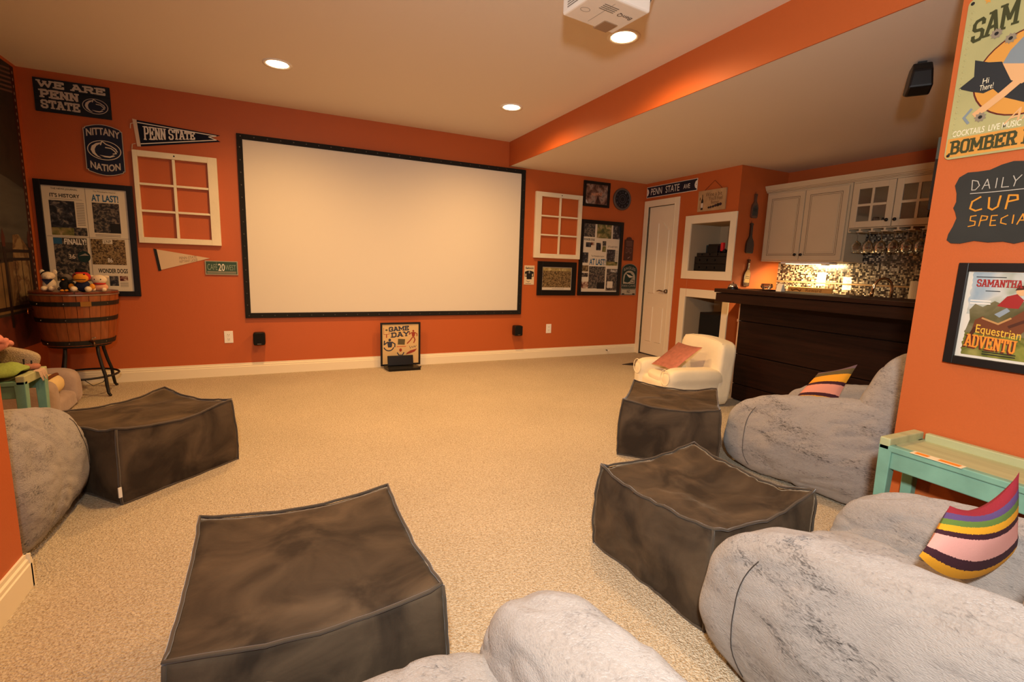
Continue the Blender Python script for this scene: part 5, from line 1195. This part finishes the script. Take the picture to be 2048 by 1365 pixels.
chalk([[(.18, 1), (.02, .7), (0, .2), (.12, 0), (.24, .1)], [(.36, .9), (.38, .15), (.46, 0), (.56, .2), (.58, .95)], [(.72, 0), (.74, .95), (.9, .9), (.92, .6), (.74, .5)]], -.937, -.800, 1.452, 1.500, CO, .0055)
chalk([[(.12, 1), (.02, .95), (.02, .55), (.12, .45), (.12, .1), (0, 0)], [(.2, 0), (.22, .95), (.33, .85), (.32, .55), (.22, .5)], [(.5, .9), (.4, .9), (.4, 0), (.5, 0)], [(.4, .45), (.48, .45)], [(.68, .85), (.58, .6), (.58, .2), (.68, .05)], [(.78, .85), (.78, .1)], [(.86, 0), (.93, .9), (1.0, 0)], [(.89, .35), (.98, .35)], [(1.07, .9), (1.07, 0), (1.15, 0)]], -.934, -.78, 1.397, 1.435, CO, .0035)

hp = framed('horse_poster', 'black framed painted poster of a jumping horse and rider', FP, -.936, -.50, .891, 1.265, .03, .022, paper=mat('poster_white', '#DDD6C6', .5, coat=.2))
SKY = ramp_mat('poster_sky', ['#8FA6B4', '#A9B7BC', '#C5C6BE', '#9DA58F'], 9, 3, seed=3); GRS = ramp_mat('poster_grass', ['#6E7A2C', '#8A8A3E', '#5C6428', '#9A9450'], 12, 4, seed=8); WOOD = ramp_mat('poster_trees', ['#4A4A2C', '#5F5C3C', '#7A7454', '#3A3A22'], 10, 4, seed=12)
rg = random.Random(3)
def ragged(a0, a1, b0, b1, j=.006, n=16):
    e = [(a0 + rg.random()*j, b0 + (b1-b0)*i/n) for i in range(n+1)]; return [(a1, b0)] + [(a1, b1)] + e[::-1]
MB().face(FP, ragged(-.895, -.536, 1.08, 1.232), .0104).build('sky_print', SKY, hp); MB().face(FP, ragged(-.893, -.536, .93, 1.02), .0104).build('grass_print', GRS, hp); MB().face(FP, [(-.889, 1.012), (-.536, 1.012), (-.536, 1.15), (-.60, 1.14), (-.66, 1.152), (-.70, 1.128), (-.75, 1.135), (-.79, 1.118), (-.82, 1.132), (-.85, 1.108), (-.872, 1.118), (-.886, 1.095), (-.880, 1.06)], .0106).build('trees_print', WOOD, hp)
HB = mat('horse_brown', '#6E3A1C', .5); HD = mat('horse_dark', '#4A2412', .5); HR = mat('rider_red', '#9A2420', .5)
MB().face(FP, [(-.865, 1.06), (-.845, 1.075), (-.825, 1.06), (-.80, 1.05), (-.765, 1.08), (-.735, 1.11), (-.70, 1.15), (-.67, 1.155), (-.645, 1.13), (-.66, 1.115), (-.70, 1.10), (-.72, 1.05), (-.74, 1.02), (-.79, 1.005), (-.84, 1.01), (-.87, 1.02)], .0108).build('horse_print', HB, hp)
MB().line(FP, [(-.77, 1.045), (-.735, 1.068), (-.715, 1.052), (-.722, 1.035)], .010, .0110).build('horse_print', HD, hp)
MB().line(FP, [(-.86, 1.03), (-.872, 1.0), (-.862, .975)], .012, .0110).build('horse_print', HD, hp)
MB().line(FP, [(-.735, 1.118), (-.705, 1.14), (-.68, 1.148)], .014, .0111).build('mane_print', mat('horse_mane', '#B98A52', .5), hp)
MB().line(FP, [(-.845, 1.068), (-.80, 1.052), (-.77, 1.075)], .006, .0111).build('mane_print', mat('horse_mane', '#B98A52', .5), hp)
MB().face(FP, [(-.812, 1.115), (-.79, 1.15), (-.765, 1.16), (-.745, 1.14), (-.755, 1.11), (-.78, 1.11)], .0111).build('rider_print', HR, hp); MB().face(FP, ell(-.755, 1.168, .014, .014, 12), .0111).build('rider_print', TS, hp); MB().face(FP, [(-.772, 1.172), (-.735, 1.178), (-.745, 1.19), (-.765, 1.188)], .0113).build('rider_print', HD, hp)
MB().face(FP, [(-.815, 1.085), (-.785, 1.11), (-.775, 1.10), (-.80, 1.075)], .0111).build('rider_print', mat('rider_grey', '#8A97A0', .5), hp)
slab('SAMANTHA P', FP, -.878, -.735, 1.180, 1.207, .0112, HR, hp, .28)
rules(hp, FP, -.882, -.80, 1.212, 1.218, 1, .0112, BLACKI); rules(hp, FP, -.85, -.81, 1.163, 1.169, 1, .0112, BLACKI); rules(hp, FP, -.888, -.83, 1.115, 1.135, 2, .0112, WHITEI)
text('Equestrian', FP, -.858, -.735, 1.005, 1.045, .0116, mat('poster_gold', '#E2B23A', .5), hp, .005, warp=lambda a, b, u, w: (a, b - .012*u))
slab('ADVENTU', FP, -.886, -.747, .956, 1.004, .0114, TR, hp, .24, warp=lambda a, b, u, w: (a, b - .008*u))
slab('ADVENTU', FP, -.882, -.743, .961, 1.008, .0118, mat('poster_orange', '#E08A2C', .5), hp, .20, warp=lambda a, b, u, w: (a, b - .008*u))
rules(hp, FP, -.83, -.74, .936, .952, 2, .0112, BLACKI)

# thin black display on the far end of that wall
t = thing('end_panel', 'thin black framed panel fixed to the far end of the near right wall', 'frame', (XP + .06, YP, 1.48))
MB().box(XP + .005, XP + .12, YP, YP + .012, 1.47, 1.66).build('panel', BLACKP, t)
MB().box(XP + .005, XP + .12, YP, YP + .012, 1.66, 1.74).build('header', mat('grey_green', '#3A3C34', .7), t)

# ================================================================== PHOTO MURAL ON THE LEFT WALL
mu = thing('photo_mural', 'dark photo mural of a flag, fence and spotted animal on the left wall', 'mural', FL.p(4.4, .45, 0))
MB().fbox(FL, 3.2, 5.50, .42, 2.64, .001, .004).build('canvas', ramp_mat('mural_dark', ['#1A1512', '#2A211A', '#241C18'], 5, 4, .7, 0.0), mu)
def mf(name, poly, m, d): return MB().face(FL, poly, d).build(name, m, mu)
mf('sky_print', [(3.2, 1.25), (5.44, 1.25), (5.44, 1.69), (5.2, 1.74), (4.8, 1.80), (3.2, 1.75)], ramp_mat('mural_sky', ['#3A3836', '#4A4742', '#302E2C'], 3, 3, .7, 0.0, stretch=(1, .3, 2)), .0045)
mf('ground_print', [(3.2, .42), (5.44, .42), (5.44, .70), (3.2, .68)], ramp_mat('mural_wood', ['#4A1C10', '#5E2616', '#3A140C'], 6, 4, .6, 0.0), .0045)
mf('straw_print', [(3.2, .70), (5.42, .72), (5.42, 1.12), (5.02, 1.1), (3.2, 1.0)], ramp_mat('mural_straw', ['#5E4426', '#6C5232', '#4E3A22'], 4, 3, .7, 0.0), .0045)
mf('animal_print', [(5.06, .79), (5.33, .79), (5.40, 1.2), (5.37, 1.23), (5.25, 1.32), (5.15, 1.31), (5.12, 1.15)], ramp_mat('mural_animal', ['#7A603E', '#86704E', '#543820', '#7A603E'], 9, 3, .7, 0.0), .005)
FLG = mat('flag_pale', '#6E5048', .8)
for k in range(6): mf('flag_stripe', [(3.4, 2.30 - .034*k), (5.44, 2.615 - .034*k), (5.44, 2.600 - .034*k), (3.4, 2.285 - .034*k)], FLG, .0048)
FEN = mat('mural_fence', '#1E0E0A', .6)
for z0, z1 in ((1.175, 1.20), (1.112, 1.135), (.735, .764)): mf('fence_rail', [(3.2, z0), (5.44, z0), (5.44, z1), (3.2, z1)], FEN, .0055)
for k in range(14): mf('fence_bar', [(5.36 - .11*k, .75), (5.368 - .11*k, .75), (5.368 - .11*k, 1.12), (5.36 - .11*k, 1.12)], FEN, .0055)
for a in (5.0, 4.2, 5.42):
    mf('fence_post', [(a - .02, .60), (a + .02, .60), (a + .02, 1.22), (a - .02, 1.22)], FEN, .006)
    mf('fence_post', [(a - .022, 1.22), (a + .022, 1.22), (a + .028, 1.29), (a, 1.36), (a - .028, 1.29)], mat('mural_finial', '#4A1E12', .6), .006)
BDW = mat('mural_bead', '#8E7A6A', .8)
MB().fbox(FL, 5.44, 5.50, .42, 2.64, .004, .0048).build('edge_strip', mat('mural_strip', '#3A120A', .8), mu)
for k in range(42): mf('edge_bead', ell(5.472, .46 + .052*k, .009, .013, 8), BDW, .0054)

# ================================================================== BARREL COOLER
bx_, by_ = -1.545, 5.20
bl = thing('barrel_cooler', 'oak half-barrel cooler with black hoops on iron legs', 'cooler', (bx_, by_, 0))
MBr = Matrix.Translation((bx_, by_, 0))
ZB, ZT = .44, .85
rad = lambda z: .225 + .055*((z-ZB)/(ZT-ZB))**.8
NS = 22
st0 = None
for k in range(NS):
    if st0 is None:
        m = MB(); vs = []; a0, a1 = -math.pi/NS + .006, math.pi/NS - .006
        zs = [ZB, ZB + .1, ZB + .2, ZB + .3, ZT]
        for z in zs:
            for a in (a0, 0, a1):
                vs.append(Vector((bx_ + rad(z)*math.cos(a), by_ + rad(z)*math.sin(a), z)))
            for a in (a1, a0): vs.append(Vector((bx_ + (rad(z)-.02)*math.cos(a), by_ + (rad(z)-.02)*math.sin(a), z)))
        fs = [(i*5+j, i*5+(j+1) % 5, (i+1)*5+(j+1) % 5, (i+1)*5+j) for i in range(4) for j in range(5)] + [(4, 3, 2, 1, 0), (20, 21, 22, 23, 24)]
        st0 = m.add(vs, fs).build('stave', OAK, bl)
    else:
        c = st0.copy(); COL.objects.link(c); c.parent = bl; c.rotation_euler = (0, 0, 2*math.pi*k/NS)
for z, w in ((.785, .034), (.655, .034), (.465, .036)):
    MB().lathe([(rad(z-w/2) - .004, z - w/2), (rad(z-w/2) + .005, z - w/2), (rad(z+w/2) + .005, z + w/2), (rad(z+w/2) - .004, z + w/2)], MBr, 44, cap=False).build('hoop', IRON, bl, smooth=False)
MB().lathe([(0, ZB + .005), (.21, ZB + .005), (.21, ZB + .02), (0, ZB + .02)], MBr, 32).build('bottom', IRON, bl)
MB().lathe([(.268, ZT), (.286, ZT + .002), (.286, ZT + .010), (.268, ZT + .012)], MBr, 44).build('rim', mat('rim_steel', '#B0A090', .35, metal=.8), bl)
LID = mat('red_oak_lid', '#6E2F18', .35, var=.2, vscale=5, stretch=(1, 9, 9), coat=.3)
for s, gap in ((-1, -.004), (1, .004)):
    pts = [(.03*0 + (r_*math.cos(q)), r_*math.sin(q)) for r_ in (.277,) for q in [math.pi*(0.5 + i/16) if s < 0 else math.pi*(-.5 + i/16) for i in range(17)]]
    fr_ = Fr((bx_ + .07 + gap, by_, ZT + .012), (1, 0, 0), (0, 1, 0), (0, 0, 1))
    # a chord at x = +0.07 splits the lid into a large and a small leaf
    R = .278; c0 = math.acos(.07/R)
    ang = [c0 + (2*math.pi-2*c0)*i/24 for i in range(25)] if s < 0 else [-c0 + 2*c0*i/14 for i in range(15)]
    MB().prism(fr_, [(R*math.cos(q) - .07, R*math.sin(q)) for q in ang], 0, .018).build('lid_leaf', LID, bl, bevel=.004)
MB().box(bx_ + .05, bx_ + .09, by_ - .262, by_ - .245, ZT + .012, ZT + .036).build('lid_hinge', METAL, bl)
def radial(q, z, dr=0.0): r = rad(z) + dr; return Vector((bx_ + r*math.cos(q), by_ + r*math.sin(q), z))
qn = math.radians(-62)
FRn = Fr(radial(qn, .785, .0052), (-math.sin(qn), math.cos(qn), 0), (0, 0, 1), (math.cos(qn), math.sin(qn), 0))
MB().fbox(FRn, -.034, .034, -.019, .019, -.004, .003).build('name_plate', BRASS, bl)
for q in (-90, -130, -30):
    for z in (.785, .655, .465): MB().lathe([(0, .004), (.004, .003), (.005, 0)], Matrix.Translation(radial(math.radians(q), z, .005)) @ Matrix.Rotation(math.radians(q), 4, 'Z') @ Matrix.Rotation(math.pi/2, 4, 'Y'), 8).build('rivet', METAL, bl)
qs = math.radians(-58); n_ = Vector((math.cos(qs), math.sin(qs), 0)); p0 = radial(qs, .478, 0)
tp = MB().tube([p0, p0 + n_*.05, p0 + n_*.07 + Vector((0, 0, -.012)), p0 + n_*.072 + Vector((0, 0, -.04))], [.012, .012, .011, .012], 10).build('spigot', mat('dark_bronze', '#5A4632', .3, metal=1), bl, smooth=True)
MB().tube([p0 + n_*.045 + Vector((0, 0, .008)), p0 + n_*.045 + Vector((0, 0, .032)), p0 + n_*.06 + Vector((.018, 0, .036))], .005, 8).build('tap_lever', CHROME, tp, smooth=True)
qh = math.radians(-150); n_ = Vector((math.cos(qh), math.sin(qh), 0)); p0 = radial(qh, .72, 0)
MB().tube([p0 + Vector((0, 0, .012)), p0 + n_*.03 + Vector((0, 0, .02)), p0 + n_*.04 + Vector((.01, -.01, -.012)), p0 + n_*.02 + Vector((0, 0, -.02))], [.006, .007, .007, .005], 8).build('side_handle', mat('copper', '#B8703A', .25, metal=1), bl, smooth=True)
for q in (-40, -105, 140, 55):
    c, s = math.cos(math.radians(q)), math.sin(math.radians(q))
    lp = [(.185, .445), (.19, .36), (.215, .26), (.245, .17), (.25, .10), (.262, .03), (.275, .012), (.285, .012)]
    lg = MB().tube([(bx_ + r*c, by_ + r*s, z) for r, z in lp], [.013, .013, .013, .013, .013, .012, .011, .010], 8).build('leg', IRON, bl, smooth=True)
for z, r in ((.43, .2), (.165, .235)):
    MB().tube([(bx_ + r*math.cos(2*math.pi*i/28), by_ + r*math.sin(2*math.pi*i/28), z) for i in range(28)], .009, 6, closed=True).build('stretcher_ring', IRON, bl, smooth=True)
cord = MB().tube([(-1.50, 5.02, .158), (-1.44, 5.02, .10), (-1.38, 5.05, .12), (-1.35, 5.10, .172)], .003, 5).build('drain_cord', IRON, bl, smooth=True)

# ---- plush toys on the lid
ZL = ZT + .0325
def ball(m, c, r, **k): return m.blob(c, r if isinstance(r, tuple) else (r, r, r), 2.0, 8, **k)
PW = mat('plush_white', '#E0CDB0', .95, bump=.3, bscale=120); PK = mat('plush_black', '#0E0C0C', .95, bump=.3, bscale=120); PY = mat('plush_yellow', '#D98E28', .95, bump=.3, bscale=120); PR = mat('plush_red', '#B5281E', .95, bump=.3, bscale=120); PG = mat('plush_grey', '#6E6258', .95, bump=.3, bscale=120); PB = mat('plush_blue', '#141A3A', .95, bump=.3, bscale=120)
def toy(name, label, x, y): return thing(name, label, 'plush toy', (x, y, ZL), 'plush toys on the barrel')
t = toy('plush_dog', 'white and black plush dog with a navy bandana', -1.655, 5.055)
x, y = -1.655, 5.055
ball(MB(), (x, y, ZL + .052), (.042, .038, .052)).build('body', PW, t, smooth=True)
ball(MB(), (x, y - .008, ZL + .118), (.042, .036, .034)).build('head', PW, t, smooth=True)
ball(MB(), (x - .012, y + .004, ZL + .128), (.036, .034, .03)).build('head_patch', PK, t, smooth=True)
ball(MB(), (x + .008, y - .038, ZL + .108), (.02, .016, .015)).build('muzzle', PW, t, smooth=True)
for s in (-1, 1):
    ball(MB(), (x + s*.038, y + .004, ZL + .148), (.016, .008, .02)).build('ear', PW, t, smooth=True); ball(MB(), (x + s*.022, y - .04, ZL + .022), (.02, .03, .02)).build('paw', PW, t, smooth=True)
MB().add([(x - .035, y - .036, ZL + .092), (x + .035, y - .036, ZL + .092), (x, y - .05, ZL + .05), (x - .03, y - .03, ZL + .096), (x + .03, y - .03, ZL + .096), (x, y - .044, ZL + .055)], [(0, 2, 1), (3, 4, 5), (0, 1, 4, 3), (1, 2, 5, 4), (2, 0, 3, 5)]).build('bandana', PB, t)
t = toy('plush_bear', 'grey plush bear in a black shirt lying behind the dog', -1.585, 5.10)
x, y = -1.568, 5.125
ball(MB(), (x, y, ZL + .045), (.05, .04, .045)).build('shirt', PK, t, smooth=True)
ball(MB(), (x, y - .004, ZL + .105), (.034, .03, .03)).build('head', PG, t, smooth=True)
for s in (-1, 1): ball(MB(), (x + s*.03, y, ZL + .132), (.012, .007, .014)).build('ear', PG, t, smooth=True); ball(MB(), (x + s*.03, y - .045, ZL + .017), (.018, .03, .017)).build('foot', PG, t, smooth=True)
t = toy('plush_penguin', 'small black plush with orange feet between bear and bird', -1.535, 5.03)
x, y = -1.545, 5.00
ball(MB(), (x, y, ZL + .045), (.026, .026, .045)).build('body', PK, t, smooth=True); ball(MB(), (x, y - .004, ZL + .098), (.022, .022, .02)).build('head', PK, t, smooth=True)
for s in (-1, 1): ball(MB(), (x + s*.014, y - .024, ZL + .009), (.012, .02, .009)).build('foot', PY, t, smooth=True)
ball(MB(), (x, y - .026, ZL + .094), (.008, .012, .005)).build('beak', PY, t, smooth=True)
t = toy('plush_bird', 'round plush bird with wide yellow beak and navy shirt', -1.44, 5.02)
x, y = -1.44, 5.02
ball(MB(), (x, y, ZL + .045), (.048, .04, .048)).build('shirt', PB, t, smooth=True)
ball(MB(), (x, y - .004, ZL + .118), (.058, .042, .042)).build('head', PR, t, smooth=True)
bk = ball(MB(), (x + .002, y - .034, ZL + .108), (.048, .03, .036)).build('beak', PY, t, smooth=True); ball(MB(), (x + .002, y - .052, ZL + .098), (.038, .014, .004)).build('mouth', BLACKI, bk, smooth=True)
ball(MB(), (x, y + .006, ZL + .162), (.04, .03, .022), amp=.008, freq=40).build('tuft', PK, t, smooth=True)
for s in (-1, 1):
    ball(MB(), (x + s*.028, y - .046, ZL + .138), (.006, .005, .006)).build('eye', BLACKI, t, smooth=True); ball(MB(), (x + s*.045, y - .045, ZL + .022), (.022, .034, .022)).build('leg', PW, t, smooth=True); ball(MB(), (x + s*.066, y - .022, ZL + .04), (.018, .018, .024)).build('wing', PY, t, smooth=True)
t = toy('plush_lamb', 'cream plush lamb with red collar at the right end of the lid', -1.335, 5.06)
x, y = -1.345, 5.07
ball(MB(), (x, y, ZL + .034), (.055, .036, .034)).build('body', mat('plush_pink', '#D9A080', .95, bump=.3, bscale=120), t, smooth=True)
ball(MB(), (x, y - .004, ZL + .094), (.052, .04, .040)).build('head', PW, t, smooth=True)
MB().tube([(x + .034*math.cos(q), y - .002 + .03*math.sin(q), ZL + .062) for q in [2*math.pi*i/16 for i in range(16)]], .009, 6, closed=True).build('collar', PR, t, smooth=True)
for s in (-1, 1):
    ball(MB(), (x + s*.046, y, ZL + .118), (.02, .01, .012)).build('ear', PW, t, smooth=True); ball(MB(), (x + s*.02, y - .042, ZL + .098), (.004, .003, .005)).build('eye', BLACKI, t, smooth=True); ball(MB(), (x + s*.035, y - .036, ZL + .016), (.016, .024, .016)).build('leg', PW, t, smooth=True)

# ---- things on the floor by the door and a doorstop
tag(MB().prism(Fr((0, 0, 0), (1, 0, 0), (0, 1, 0), (0, 0, 1)), [(3.89, 4.85), (4.10, 4.90), (4.02, 4.74)], .001, .006).build('flat_scrap', BLACKI), 'flat black triangular scrap lying on the carpet by the door', 'scrap')
t = thing('door_stop', 'small spring door stop on the back baseboard', 'door stop', (4.15, D - .018, .06))
MB().tube([(4.15, D - .018, .06), (4.15, D - .07, .058)], .006, 8).build('spring', IRON, t); MB().lathe([(.011, 0), (.011, .014), (0, .016)], Matrix.Translation((4.15, D - .07, .058)) @ Matrix.Rotation(math.pi/2, 4, 'X'), 10).build('tip', WHITEP, t)
tag(MB().tube([(4.672, 4.645, 1.12), (4.660, 4.645, 1.10), (4.659, 4.645, .99), (4.660, 4.645, .88)], .0015, 4).build('thin_cord', mat('pale_cord', '#C88A60', .8)), 'thin pale cord hanging between the two niches', 'cord')
